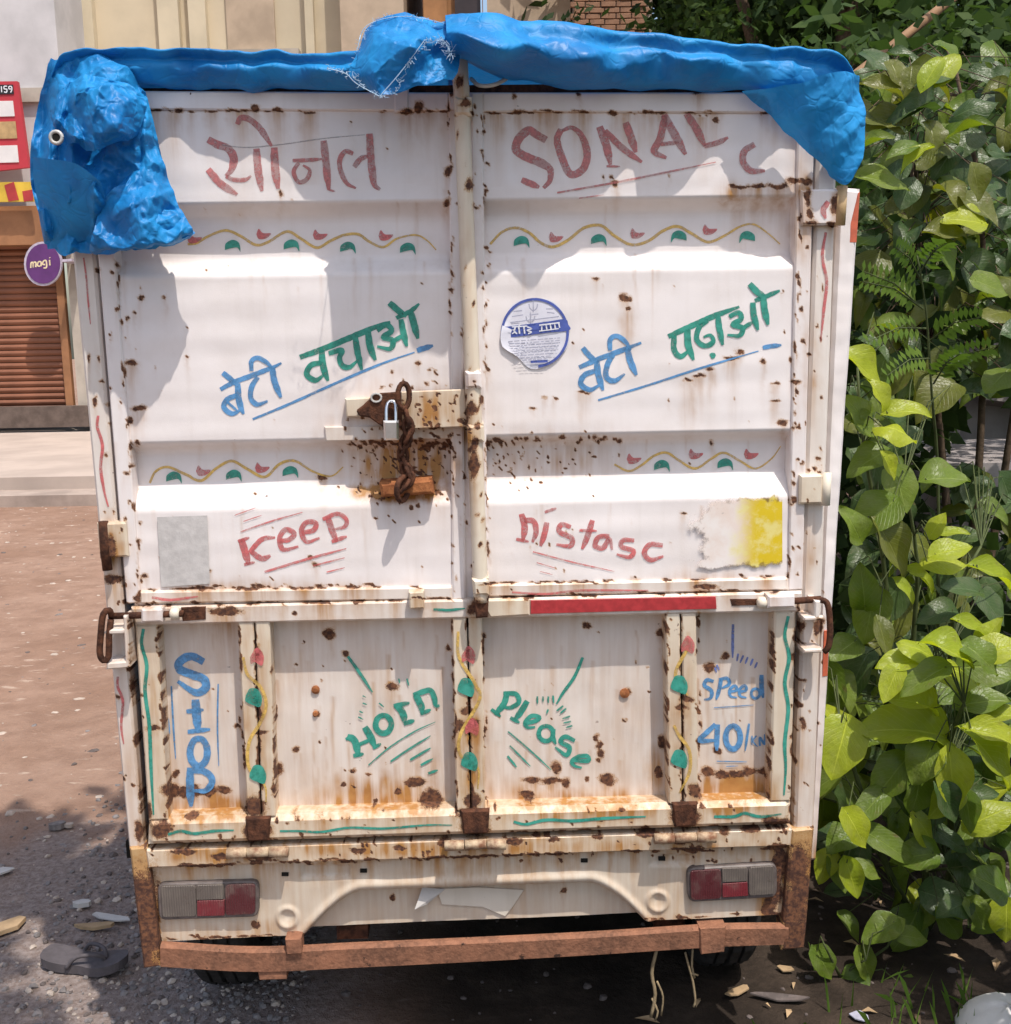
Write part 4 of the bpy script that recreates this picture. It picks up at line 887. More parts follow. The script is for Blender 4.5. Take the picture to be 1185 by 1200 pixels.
# ================================================================== TARPAULIN
tarp = empty('tarpaulin', ORG, YAW); tag(tarp, 'crumpled bright blue plastic tarpaulin covering the top of the truck', 'tarpaulin')
def crump(p, s, seed):
    """creased plastic: ridged noise"""
    a = 0; f = s; k = 1
    for i in range(3):
        n_ = mnoise.noise(Vector((p[0] * f + seed, p[1] * f * .8, p[2] * f))); a += k * (1 - 2 * abs(n_)); f *= 2.1; k *= .48
    t_ = 0
    for i, (dx, dz, fq) in enumerate(((.8, .6, 5.5), (-.55, .83, 7.5), (.2, .98, 4.2), (.97, -.25, 9.0))):
        wv = (p[0] * dx + p[2] * dz) * fq * s / 8 + seed * 1.7 * (i + 1) + .5 * mnoise.noise(Vector((p[0] * 5, p[2] * 5, seed + i)))
        t_ += (abs((wv % 1) * 2 - 1) - .5) * (.5 + mnoise.noise(Vector((p[0] * 3.1, p[2] * 3.1, seed * 2 + i * 7))))
    return .55 * (a - .6) + 1.35 * t_
def netpatch(net, nu, nv, amp, scale, seed, fade=True):
    """net rows of 3-D points -> Catmull-Rom surface with creases"""
    net = [[np.array(p, float) for p in r] for r in net]
    def cr(P_, n):
        P_ = [2 * P_[0] - P_[1]] + P_ + [2 * P_[-1] - P_[-2]]; m = len(P_) - 3; out = []
        for k in range(n + 1):
            x = k / n * m; i = min(int(x), m - 1); u = x - i; a, b, c, d = P_[i:i + 4]
            out.append(.5 * (2 * b + (c - a) * u + (2 * a - 5 * b + 4 * c - d) * u * u + (-a + 3 * b - 3 * c + d) * u ** 3))
        return out
    rows = [cr(r, nu) for r in net]; cols = [cr([rows[j][i] for j in range(len(rows))], nv) for i in range(nu + 1)]
    g = []
    for j in range(nv + 1):
        row = []
        for i in range(nu + 1):
            p = cols[i][j]; e = amp * crump(p, scale, seed)
            row.append((p[0] + .35 * e, p[1] - e, p[2] + .3 * amp * crump(p, scale * 1.3, seed + 20)))
        g.append(row)
    return g
def tpatch(name, net, nu, nv, amp=.012, scale=9, seed=0, parent=None):
    g = netpatch([[P(*q) if len(q) == 3 else q[0] for q in r] for r in net], nu, nv, amp, scale, seed)
    m_ = MB(); m_.grid(g); return m_.build(name, 'tarp_blue', parent or tarp, True)
def strip(cols):
    """cols: x, ytop, ybottom, overhang -> net of roof edge and lip"""
    r = [[] for _ in range(7)]; rj = random.Random(len(cols)); den = []
    for a_, b_ in zip(cols[:-1], cols[1:]):
        n_ = max(1, int((b_[0] - a_[0]) / 24))
        for k in range(n_):
            f = k / n_; q = [a_[i] + (b_[i] - a_[i]) * f for i in range(4)]
            if 90 < q[0] < 960: q[1] += rj.uniform(-2.2, 2.2); q[2] += rj.uniform(-3, 2); q[3] *= rj.uniform(.78, 1.18)
            den.append(q)
    den.append(cols[-1])
    for x, yt, yb, d in den:
        e = P(x, yt, d * .3); h = yb - yt
        r[0].append((Vector((e.x, 2.1, e.z - .10)),)); r[1].append((Vector((e.x, .45, e.z - .035)),)); r[2].append((x, yt, d * .3)); r[3].append((x, yt + .22 * h, d * .85)); r[4].append((x, yt + rj.uniform(.36, .56) * h, d * rj.uniform(.9, 1.08))); r[5].append((x, yb - .12 * h, d * rj.uniform(.45, .75))); r[6].append((x, yb + 1, d * .1))
    return r
tpatch('cover_sheet', strip([(68, 96, 108, .0), (78, 72, 104, .02), (92, 65, 104, .03), (110, 63, 104, .035), (190, 61, 104, .045), (270, 63, 106, .055), (350, 66, 106, .07), (420, 65, 108, .10), (470, 40, 104, .12), (532, 28, 80, .13)]), 190, 70, .006, 12, 1.0)
tpatch('cover_sheet', strip([(522, 24, 76, .15), (545, 22, 72, .19), (590, 26, 92, .185), (650, 33, 101, .14), (720, 41, 105, .115), (800, 49, 107, .09), (870, 55, 108, .07), (930, 58, 112, .06), (968, 64, 118, .05), (988, 76, 124, .03), (999, 100, 130, .01)]), 200, 70, .008, 11, 4.0)
tpatch('hanging_bundle', [
 [(60,70,.0),(90,66,.03),(120,66,.04),(150,84,.04),(170,106,.03)],
 [(47,112,.02),(85,110,.07),(115,106,.09),(150,114,.07),(177,134,.03)],
 [(38,168,.02),(75,170,.08),(110,166,.06),(150,166,.08),(188,180,.03)],
 [(36,214,.03),(75,220,.06),(115,216,.10),(160,216,.06),(205,232,.045)],
 [(46,255,.03),(80,262,.05),(120,256,.07),(172,252,.09),(216,254,.06)],
 [(52,286,.0),(78,300,.02),(125,296,.05),(182,288,.10),(229,274,.07)]], 120, 120, .022, 15, 2.0)
tpatch('folded_pouch', [
 [(72,102,.07),(98,90,.10),(130,92,.11),(168,108,.07)],
 [(66,125,.09),(95,118,.14),(132,116,.14),(172,128,.08)],
 [(62,145,.09),(92,150,.13),(128,148,.16),(164,152,.10)],
 [(70,160,.08),(98,178,.10),(120,172,.13),(150,168,.09)]], 90, 80, .017, 18, 6.0)
tpatch('loose_flap', [
 [(38,184,.09),(62,188,.11),(90,194,.12),(118,214,.12)],
 [(40,215,.06),(66,220,.085),(94,226,.10),(124,236,.10)],
 [(48,252,.03),(70,258,.055),(95,262,.07),(122,258,.08)],
 [(56,292,.005),(72,290,.02),(92,284,.035),(114,276,.05)]], 50, 50, .006, 5, 8.0)
tpatch('loose_flap', [
 [(158,150,.04),(168,148,.06),(176,152,.05)],
 [(150,200,.06),(172,200,.09),(194,200,.05)],
 [(120,240,.10),(165,245,.12),(212,248,.07)],
 [(105,290,.08),(165,285,.13),(226,272,.08)],
 [(112,298,.05),(165,292,.11),(222,281,.06)]], 90, 90, .015, 18, 12.0)
tpatch('frayed_fold', [
 [(418,60,.08),(438,26,.09),(475,19,.08),(512,26,.07),(536,30,.06)],
 [(410,78,.12),(445,52,.17),(482,46,.18),(515,44,.15),(540,48,.12)],
 [(414,92,.14),(446,84,.20),(480,76,.19),(510,72,.15),(538,72,.11)],
 [(430,104,.12),(445,113,.19),(470,108,.18),(500,100,.17),(530,92,.15)]], 90, 80, .014, 14, 15.0)
tpatch('corner_flap', [
 [(868,108,.045),(905,102,.075),(945,96,.09),(982,84,.085),(1006,90,.03)],
 [(893,130,.03),(922,126,.06),(955,122,.075),(988,122,.07),(1013,126,.03)],
 [(923,158,.025),(945,157,.05),(968,155,.06),(992,156,.055),(1013,160,.03)],
 [(953,186,.025),(968,187,.04),(982,188,.045),(998,188,.04),(1009,184,.03)],
 [(981,212,.025),(985,216,.03),(990,218,.03),(995,213,.03),(1000,203,.025)]], 90, 90, .009, 11, 18.0)
m_ = MB(); c0 = P(66, 161, .115)
m_.tube([c0 + Vector((.0105 * math.cos(a), 0, .0105 * math.sin(a))) for a in np.linspace(0, 6.283, 17)], .0035, 8, False); m_.build('eyelet', 'galvanised', tarp, True)
m_ = MB(); m_.tube([c0 + Vector((0, -.001, 0)), c0 + Vector((0, .003, 0))], .009, 12); m_.build('eyelet_hole', 'black_gap', tarp)
# frayed white threads along the torn hem
rt = random.Random(9); m_ = MB()
def fray(path, n_, ln, d):
    q = smoothpath(path, 3)
    for _ in range(n_):
        a = rt.choice(q); p = P(a[0], a[1], d + rt.uniform(-.01, .015)); v = Vector((rt.gauss(0, 1), rt.gauss(0, .6) - .3, rt.gauss(0, 1))).normalized() * ln * rt.uniform(.4, 1.3)
        w = Vector((rt.gauss(0, 1), rt.gauss(0, 1), rt.gauss(0, 1))) * ln * .3
        m_.tube([p, p + v * .5 + w, p + v], .00045, 4, False)
fray([(414,80),(425,45),(440,26),(475,19),(512,26),(534,34)], 60, .010, .10); fray([(384,78),(410,88),(425,100),(445,113),(462,108),(478,78),(498,50)], 110, .008, .20); fray([(498,50),(520,48),(530,65)], 50, .014, .17)
for path in ([(384,80),(405,86),(418,98),(445,113)], [(445,113),(470,84),(497,48)], [(418,60),(430,30),(475,19),(534,30)]): m_.tube([P(x, y, .205 if y > 45 else .11) for x, y in smoothpath(path, 5)], .0008, 5)
tag(m_.build('frayed_threads', 'thread', tarp), kind='stuff')
m_ = MB(); m_.tube(smoothpath([tuple(P(*p)) for p in ((552, 92, .01), (562, 100, .03), (580, 99, .035), (596, 90, .02), (602, 82, .0))], .01), .004, 8)
cb = m_.build('wire', 'cable_white', None, True); cb.location = ORG; cb.rotation_euler = (0, 0, YAW); tag(cb, 'pale curved wire in the dark gap beside the locking bar top', 'wire')
m_ = MB(); m_.tube(smoothpath([tuple(P(*p)) for p in ((770, 1112, -.02), (764, 1140, -.02), (768, 1165, -.015), (763, 1192, -.01))], .02), [.006] * 3 + [.004] * 40 if 0 else .004, 6)
for q in (((770, 1150, -.02), (777, 1168, -.02), (775, 1190, -.02)), ((764, 1170, -.015), (771, 1185, -.01), (768, 1196, -.01))): m_.tube(smoothpath([tuple(P(*p)) for p in q], .02), .0025, 5)
cb = m_.build('frayed_rope', 'cord', None, True); cb.location = ORG; cb.rotation_euler = (0, 0, YAW); tag(cb, 'longer frayed fibre rope dangling below the rusty bumper', 'rope')
m_ = MB()
for q in (((803, 1116, -.02), (808, 1135, -.02), (812, 1150, -.02), (815, 1172, -.02), (813, 1180, -.02)), ((812, 1112, -.02), (811, 1132, -.02), (814, 1146, -.02)), ((809, 1140, -.02), (818, 1143, -.02))): m_.tube(smoothpath([tuple(P(*p)) for p in q], .02), .0028, 5)
cb = m_.build('frayed_rope', 'cord', None, True); cb.location = ORG; cb.rotation_euler = (0, 0, YAW); tag(cb, 'shorter frayed fibre rope dangling below the bumper tab', 'rope')

# ================================================================== STREET AND BUILDINGS ACROSS IT
simple('concrete_pale', (.46, .375, .32), .85, .2, 0, .18, 1.5, .004); simple('concrete_kerb', (.40, .32, .27), .9, .2, 0, .3, 3, .006)
simple('plaster_grey', (.60, .575, .575), .85, .2, 0, .22, 1.4, .003); simple('plaster_dirty', (.48, .42, .35), .85, .2, 0, .3, 2, .003)
simple('plaster_cream', (.62, .52, .37), .85, .2, 0, .2, .8, .004); simple('plaster_tan', (.52, .40, .29), .85, .2, 0, .3, 1.3, .004); simple('plaster_yellow', (.64, .545, .39), .85, .2, 0, .2, 1)
simple('brick', (.34, .19, .12), .9, .15, 0, .35, 6, .004); simple('mortar', (.40, .33, .27), .95, .1, 0, .3, 8)
simple('shutter_brown', (.25, .10, .055), .55, .3, 0, .25, 3); simple('shutter_box', (.36, .17, .08), .6, .3, 0, .3, 3); simple('wood_door', (.40, .19, .075), .6, .3, 0, .3, 3); simple('dark_glass', (.045, .03, .03), .4, .4, 0, .3, 4)
simple('poster_red', (.50, .045, .06), .5, .3, 0, .12, 3); simple('poster_white', (.74, .70, .68), .5, .3, 0, .1, 4); simple('poster_food', (.58, .38, .18), .5, .3, 0, .4, 5); simple('poster_black', (.03, .025, .03), .5, .3)
simple('sign_purple', (.12, .035, .16), .45, .4, 0, .2, 5); simple('sign_rim', (.52, .46, .55), .5, .4); simple('sign_gold', (.80, .66, .42), .5, .3); simple('banner_yellow', (.72, .48, .06), .6, .3, 0, .3, 4); simple('banner_red', (.45, .05, .05), .6, .3, 0, .3, 4)
YB = 17.2
def wq(x0, y0, x1, y1, Y, th, name, mat, parent, dY=0.0):
    """upright block whose front fills photo rectangle at distance Y"""
    a, b = W(x0, y0, Y), W(x1, y1, Y)
    m_ = MB(); m_.box(((a.x + b.x) / 2, Y + th / 2, (a.z + b.z) / 2), (abs(b.x - a.x) / 2, th / 2, abs(a.z - b.z) / 2))
    return m_.build(name, mat, parent)
PZ = .25; yk = G(60, 586).y
m_ = MB(); m_.box((0, (yk + YB) / 2 + 1, PZ / 2 - .02), (22, (YB - yk) / 2 + 1, PZ / 2 + .02))
pv = m_.build('pavement', 'concrete_pale'); tag(pv, kind='structure')
m_ = MB(); m_.box((0, yk - .22, .055), (22, .22, .06)); tag(m_.build('kerb', 'concrete_kerb'), kind='structure')
shop = empty('shop_building', (W(40, 400, YB).x, YB, PZ)); tag(shop, 'pale grey plastered shop front with closed brown roller shutter', 'building')
shop_parent_fix = []
def sw(*a, **k):
    o = wq(*a, parent=shop, **k); o.location = -shop.location; return o
zs = lambda y: W(40, y, YB).z
sw(-500, -200, 86, 284, YB, 4, 'upper_wall', 'plaster_grey')
sw(76, 284, 300, 496, YB - .02, 4, 'pier', 'plaster_dirty')
sw(-500, 284, -75, 496, YB - .02, 4, 'pier', 'plaster_dirty')
sw(-500, 112, 95, 118, YB - .08, .1, 'ledge', 'plaster_dirty')
simple('plinth_dark', (.16, .12, .10), .9, .15, 0, .4, 5)
sw(-500, 486, 104, 500, YB - .20, .19, 'threshold', 'plinth_dark')
bx = sw(-75, 243, 76, 286, YB - .32, .5, 'shutter_box', 'shutter_box')
za, zb_ = zs(284), zs(482); n_ = 27; xa, xb_ = W(-75, 400, YB).x, W(77, 400, YB).x
m_ = MB(); prof = [(YB + .06 - .028 * math.sin(math.pi * k / 4), k / 4) for k in range(5)]; hh = (za - zb_) / n_
m_.grid([[(x, yv, zz * hh * .93) for yv, zz in prof] for x in (xa, xb_)]); sl0 = m_.build('shutter_slat', 'shutter_brown', shop); sl0.location = Vector((0, 0, zb_)) - shop.location
for k in range(1, n_):
    c_ = sl0.copy(); COL.objects.link(c_); c_.parent = shop; c_.location = Vector((0, 0, zb_ + k * hh)) - shop.location
sw(-75, 284, 77, 482, YB + .10, .05, 'shutter_backing', 'dark_glass')
sw(70, 284, 78, 482, YB - .03, .1, 'shutter_guide', 'shutter_box')
# red menu board, banner, round sign
YP = YB - .5
mbd = empty('menu_board', W(10, 205, YP)); tag(mbd, 'red framed menu board with food pictures on the shop front', 'sign')
def quadp(name, pts, Y, th, mat, root):
    m_ = MB(); f = [W(x, y, Y) for x, y in pts]; m_.prism(f, [p + Vector((0, th, 0)) for p in f]); o = m_.build(name, mat, root); o.location = -root.location; return o
fr = quadp('frame', [(-60, 96), (20, 95), (34, 196), (-60, 206)], YP, .08, 'poster_red', mbd)
for nm, q, mt in (('price_strip', [(-50, 100), (15, 99), (16, 110), (-50, 112)], 'poster_black'), ('picture_panel', [(-50, 119), (15, 118), (17, 136), (-50, 138)], 'poster_white'), ('picture_panel', [(-50, 144), (18, 142), (20, 162), (-50, 164)], 'poster_food'), ('picture_panel', [(-50, 172), (20, 170), (22, 190), (-50, 192)], 'poster_white')):
    quadp(nm, q, YP - .012, .011, mt, mbd)
pa = Paint(lambda x, y, o: W(x, y, YP - .014 - o), .002)
for q in ([(1.5, 101), (2, 108)], [(8.3, 101), (5, 101), (5, 104), (8, 104.5), (7.6, 108), (4.6, 107.5)], [(13.6, 104), (10.6, 104), (10.6, 101.4), (13.4, 101.4), (13.8, 105), (12.4, 108.4)]): pa.stroke(q, 1.3, (1, 1), .6, 0)
o = pa.done('price_lettering', 'ink_white', mbd); o.location = -mbd.location
bn = quadp_root = empty('shop_banner', W(5, 240, YP)); tag(bn, 'narrow yellow and red shop banner above the shutter', 'banner')
quadp('banner_cloth', [(-80, 214), (36, 213), (40, 236), (-80, 238)], YP, .03, 'banner_yellow', bn)
quadp('banner_print', [(5, 217), (16, 213), (22, 234), (10, 236)], YP - .008, .006, 'banner_red', bn); quadp('banner_print', [(26, 224), (38, 222), (39, 235), (28, 236)], YP - .008, .006, 'banner_red', bn)
rsn = empty('round_sign', W(50, 333, YP)); tag(rsn, 'small purple round hanging sign with gold lettering beside the shutter', 'sign')
def disc(name, cx, cy, rx, ry, Y, th, mat):
    quadp(name, [(cx + rx * math.cos(a) + .25 * ry * math.sin(a) * 0, cy + ry * math.sin(a)) for a in np.linspace(0, 6.283, 25)[:-1]], Y, th, mat, rsn)
disc('rim', 50, 309, 22, 26, YP, .06, 'sign_rim'); disc('face', 50.5, 309, 20, 23.5, YP - .01, .009, 'sign_purple')
pa = Paint(lambda x, y, o: W(x, y, YP - .012 - o), .002)
for q in ([(36,314),(36.5,308),(39,308),(39,313),(39,308),(42,307.5),(42,313)],[(47,312),(44,311),(45,307),(48,307),(48,312)],[(53,310),(50,309.5),(51,306),(54,305.5),(54.5,313),(51,314)],[(58,304.5),(58.5,311)],[(58,301.5),(58.6,302.3)]): pa.stroke(q, 1.7, (1, 1), .7, 0)
o = pa.done('sign_lettering', 'sign_gold', rsn); o.location = -rsn.location
quadp('bracket', [(70, 304), (84, 303), (84, 306), (70, 307)], YP + .03, .5, 'sign_rim', rsn)
# cream house, tan house, brick house behind the truck
YC = 18.5
ch_ = empty('cream_house', (W(290, 400, YC).x, YC, PZ)); tag(ch_, 'cream yellow plastered house with shallow pilasters behind the tarpaulin', 'building')
def blk(root, *a):
    o = wq(*a[:6], a[6], a[7], root); o.location = -root.location; return o
blk(ch_, 82, -250, 487, 496, YC, 5, 'wall', 'plaster_cream')
for x0, x1, mt in ((88, 108, 'plaster_yellow'), (192, 216, 'plaster_yellow'), (225, 250, 'plaster_yellow'), (345, 388, 'plaster_yellow')): blk(ch_, x0, -250, x1, 496, YC - .16, .158, 'pilaster', mt)
blk(ch_, 250, -250, 345, 496, YC - .06, .058, 'wall_panel', 'plaster_tan'); blk(ch_, 248, 58, 350, 66, YC - .3, .239, 'sill', 'plaster_dirty')
YD = 18.0
th_ = empty('tan_house', (W(560, 400, YD).x, YD, PZ)); tag(th_, 'stained tan house wall with brown wooden door frame behind the tarpaulin', 'building')
blk(th_, 388, -250, 488, 496, YD, 5, 'wall', 'plaster_tan'); blk(th_, 566, -250, 672, 496, YD, 5, 'wall', 'plaster_tan'); blk(th_, 488, -250, 566, 496, YD + .35, 4.6, 'recess_wall', 'wood_door')
blk(th_, 489, -250, 526, 100, YD + .20, .1, 'door_panel', 'wood_door'); blk(th_, 527, -250, 565, 100, YD + .25, .06, 'window_pane', 'dark_glass'); blk(th_, 561, -250, 567, 100, YD + .12, .1, 'door_frame', 'wood_door')
YE = 17.6
bh = empty('brick_wall', (W(715, 400, YE).x, YE, PZ)); tag(bh, 'bare red brick wall end beside the dark trees', 'wall')
a, b = W(672, -20, YE), W(762, 80, YE)
blk(bh, 672, -120, 762, 496, YE + .02, 1.5, 'mortar_core', 'mortar')
bw_, bh_ = .235, .085; m_ = MB(); m_.box((0, 0, 0), (bw_ / 2 - .008, .035, bh_ / 2 - .007)); bk = None; rb = random.Random(4)
z = b.z; r_ = 0
while z < a.z + .3:
    x = a.x + .12 - (bw_ / 2 if r_ % 2 else 0); x = max(x, a.x + .06)
    while x < b.x + .02:
        if bk is None: o = bk = m_.build('brick', 'brick', bh); bm = bmesh.new(); bm.from_mesh(o.data); bmesh.ops.bevel(bm, geom=list(bm.edges), offset=.006, segments=1, affect='EDGES'); bm.to_mesh(o.data); bm.free()
        else: o = bk.copy(); COL.objects.link(o); o.parent = bh
        o.location = Vector((x, YE + .005 + rb.uniform(-.012, .012), z)) - bh.location; o.rotation_euler = (0, rb.uniform(-.03, .03), rb.uniform(-.03, .03))
        x += bw_
    z += bh_; r_ += 1

# ================================================================== VEGETATION
rv = random.Random(17)
def leaf_mesh(name, wid, tip, fold, curl, mat, cut=0):
    nx, ny = 2, 12; vs = []; uvs = []; fs = []
    for j in range(ny + 1):
        v = j / ny
        w = wid * (math.sin(math.pi * min(1, v * .98 + .02) ** tip) ** .75) if 0 < v < 1 else .004
        for i in range(nx + 1):
            s_ = i / nx * 2 - 1
            z = fold * abs(s_) * w - curl * (v - .35) ** 2 + .05 * math.sin(v * 9 + fold * 20 + (2 if s_ > 0 else 0)) * abs(s_)
            vs.append((s_ * w * .5 * (1 + .035 * math.sin(v * 17 + s_ * 2)), v, z)); uvs.append((s_, v))
    for j in range(ny):
        for i in range(nx): a = j * (nx + 1) + i; fs.append((a, a + 1, a + nx + 2, a + nx + 1))
    me = bpy.data.meshes.new(name); me.from_pydata(vs, [], fs); ul = me.uv_layers.new(name='UVMap')
    for p in me.polygons:
        for li in p.loop_indices: ul.data[li].uv = uvs[me.loops[li].vertex_index]
    me.polygons.foreach_set('use_smooth', [True] * len(me.polygons)); me.materials.append(MATS[mat]); return me
TONES = ('leaf_young', 'leaf_mid', 'leaf_dark', 'leaf_olive')
SHAPES = [(.62, .80, .22, .35), (.78, .72, .12, .2), (.48, .95, .30, .5), (.70, .85, -.15, .45), (.56, .70, .45, .8), (.66, .78, .05, .1), (.42, .85, .35, .25), (.72, .68, .30, .65)]
LM = {t_: [leaf_mesh('leaf', *s_, t_) for s_ in SHAPES] for t_ in TONES}
CR, CU, CF = M3 @ Vector((1, 0, 0)), M3 @ Vector((0, 1, 0)), M3 @ Vector((0, 0, 1))
def frame(tipdir, nrm):
    y = tipdir.normalized(); x = y.cross(nrm).normalized(); z = x.cross(y); return Matrix((x, y, z)).transposed()
class Shrub:
    def __init__(s, name, label, cat, base, stems, group=None):
        s.root = tag(empty(name, base), label, cat, group); s.b = Vector(base); s.mb = MB(); s.samples = []; s.count = 0
        for q, r0 in stems:
            p = [Vector(x) for x in smoothpath([tuple(v) for v in q], .12)]; n = len(p)
            s.mb.tube([v - s.b for v in p], [max(.0025, r0 * (1 - .75 * i / n)) for i in range(n)], 7); s.samples += p
    def leaf(s, pos, L, tipdir, nrm, tone, shape=None, petiole=True):
        pos = Vector(pos); m = frame(tipdir, nrm); base = pos - m @ Vector((0, .5 * L, 0))
        o = bpy.data.objects.new('leaf', LM[tone][rv.randrange(8) if shape is None else shape]); COL.objects.link(o); o.parent = s.root
        o.matrix_local = Matrix.Translation(base - s.b) @ m.to_4x4() @ Matrix.Diagonal((L * rv.uniform(.75, 1.2), L, L * rv.uniform(.5, 1.7), 1)); s.count += 1
        if petiole and s.samples:
            c = min(s.samples, key=lambda q: (q - base).length + (.15 if q.z > base.z + .05 else 0)); mid = (c + base) / 2 + Vector((0, 0, .03 + .1 * (c - base).length))
            s.mb.tube([v - s.b for v in (c, mid, base + m @ Vector((0, .02, 0)))], [.0024, .0018, .0013], 5, False)
    def fill(s, n, rect, Y, size, tones, face=.55, keep=None):
        for _ in range(n):
            px, py = rv.uniform(rect[0], rect[2]), rv.uniform(rect[1], rect[3])
            if keep and not keep(px, py): continue
            y = rv.uniform(*Y); pos = W(px, py, y)
            if pos.x < .86 or pos.z < .06: continue
            a = rv.uniform(-2.6, -.5) if rv.random() < .6 else rv.uniform(-3.1, .6)
            td = CR * math.cos(a) + CU * math.sin(a) * .8 + CF * rv.uniform(-.2, .6)
            nr = CF * face + Vector((rv.gauss(0, .35), -.2, .75 + rv.gauss(0, .3)))
            s.leaf(pos, rv.uniform(*size), td, nr, rv.choice(tones))
    def done(s, stem_mat='stem_green'): return s.mb.build('stem', stem_mat, s.root, True)
def stem(px, py, Y, tops, r0=.012):
    b = G(px, py); b.y = Y; b = Vector((W(px, py, Y).x, Y, .0)); return b, [([b] + [W(x, y, yy) for x, y, yy in q], r0) for q in tops]

# hedge shrub, upper right
b, st = stem(1120, 900, 4.3, [[(1110, 600, 4.3), (1080, 300, 4.2), (1060, 120, 4.1)], [(1150, 500, 4.3), (1150, 250, 4.2), (1120, 80, 4.2)], [(1170, 600, 4.4), (1210, 300, 4.3), (1190, 140, 4.3)]], .022)
sh = Shrub('tall_shrub', 'tall dense olive green shrub rising behind the orange reflective tape', 'shrub', b, st)
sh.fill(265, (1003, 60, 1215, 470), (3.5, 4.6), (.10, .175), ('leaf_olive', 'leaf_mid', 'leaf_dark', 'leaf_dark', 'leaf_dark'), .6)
for px, py, L, an, tn, shp in ((1050,85,36,-70,'leaf_olive',1),(1068,90,30,-100,'leaf_olive',1),(1092,85,50,60,'leaf_young',2),(1108,82,55,50,'leaf_young',2),(1040,105,60,150,'leaf_olive',0),(1038,140,62,-160,'leaf_olive',1),(1093,158,40,-80,'leaf_olive',1),(1075,182,45,-150,'leaf_young',2),(1035,212,70,-10,'leaf_mid',0),(1145,212,45,-75,'leaf_olive',0),(1112,275,60,-10,'leaf_olive',2),(1130,258,55,170,'leaf_young',1),(1108,300,58,-60,'leaf_mid',0),(1160,335,50,-20,'leaf_mid',1),(1060,175,45,200,'leaf_mid',2)):
    y = rv.uniform(3.3, 3.6); a = R(an); sh.leaf(W(px, py, y), L / FPX * y, CR * math.cos(a) + CU * math.sin(a) + CF * rv.uniform(-.1, .3), CF * .75 + Vector((rv.gauss(0, .2), 0, .65)), tn, shp)
sh.done('bark')
# middle shrub with yellow-green shoots
b, st = stem(1060, 960, 3.15, [[(1040, 700, 3.1), (1012, 520, 3.0), (1005, 430, 3.0)], [(1070, 760, 3.1), (1075, 660, 3.05), (1060, 560, 3.0)], [(1110, 800, 3.1), (1120, 700, 3.0), (1150, 640, 3.0)]], .012)
sh = Shrub('broadleaf_shrub', 'tall stemmed broadleaf shrub with yellow green shoots touching the truck side', 'shrub', b, st)
for px, py, L, an, tn, shp in ((1012,432,70,-35,'leaf_young',0),(1030,462,45,110,'leaf_young',2),(1062,482,58,5,'leaf_young',2),(1050,502,52,-12,'leaf_young',3),(1005,482,52,130,'leaf_mid',1),(1012,500,50,-30,'leaf_mid',0),(1018,540,62,-150,'leaf_mid',1),(1042,545,40,-60,'leaf_young',0),(1055,572,62,-75,'leaf_mid',1),(1108,560,62,5,'leaf_mid',0),(1025,605,75,-140,'leaf_mid',1),(1045,640,85,-60,'leaf_olive',0),(1000,615,55,120,'leaf_mid',1),
 (1098,616,38,60,'leaf_young',1),(1116,624,40,8,'leaf_young',2),(1114,645,55,15,'leaf_young',0),(1106,658,55,0,'leaf_young',3),(1012,690,62,100,'leaf_mid',0),(1020,720,75,-105,'leaf_mid',1),(1060,690,40,-50,'leaf_young',2),(1078,676,45,-30,'leaf_young',2),(1035,745,55,-80,'leaf_olive',0),(1165,672,70,-20,'leaf_young',2),(1130,690,65,170,'leaf_dark',0),(1100,720,60,190,'leaf_dark',0),(990,760,50,-150,'leaf_mid',1)):
    y = rv.uniform(2.75, 2.95); p = W(px, py, y)
    if p.x < .84: p = W(px, py, y + .25); y += .25
    a = R(an); sh.leaf(p, L / FPX * y, CR * math.cos(a) + CU * math.sin(a) + CF * rv.uniform(-.1, .4), CF * .65 + Vector((rv.gauss(0, .2), 0, .75)), tn, shp)
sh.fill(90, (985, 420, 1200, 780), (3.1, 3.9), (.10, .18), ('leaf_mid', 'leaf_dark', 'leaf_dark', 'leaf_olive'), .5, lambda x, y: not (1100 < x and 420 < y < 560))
sh.done()
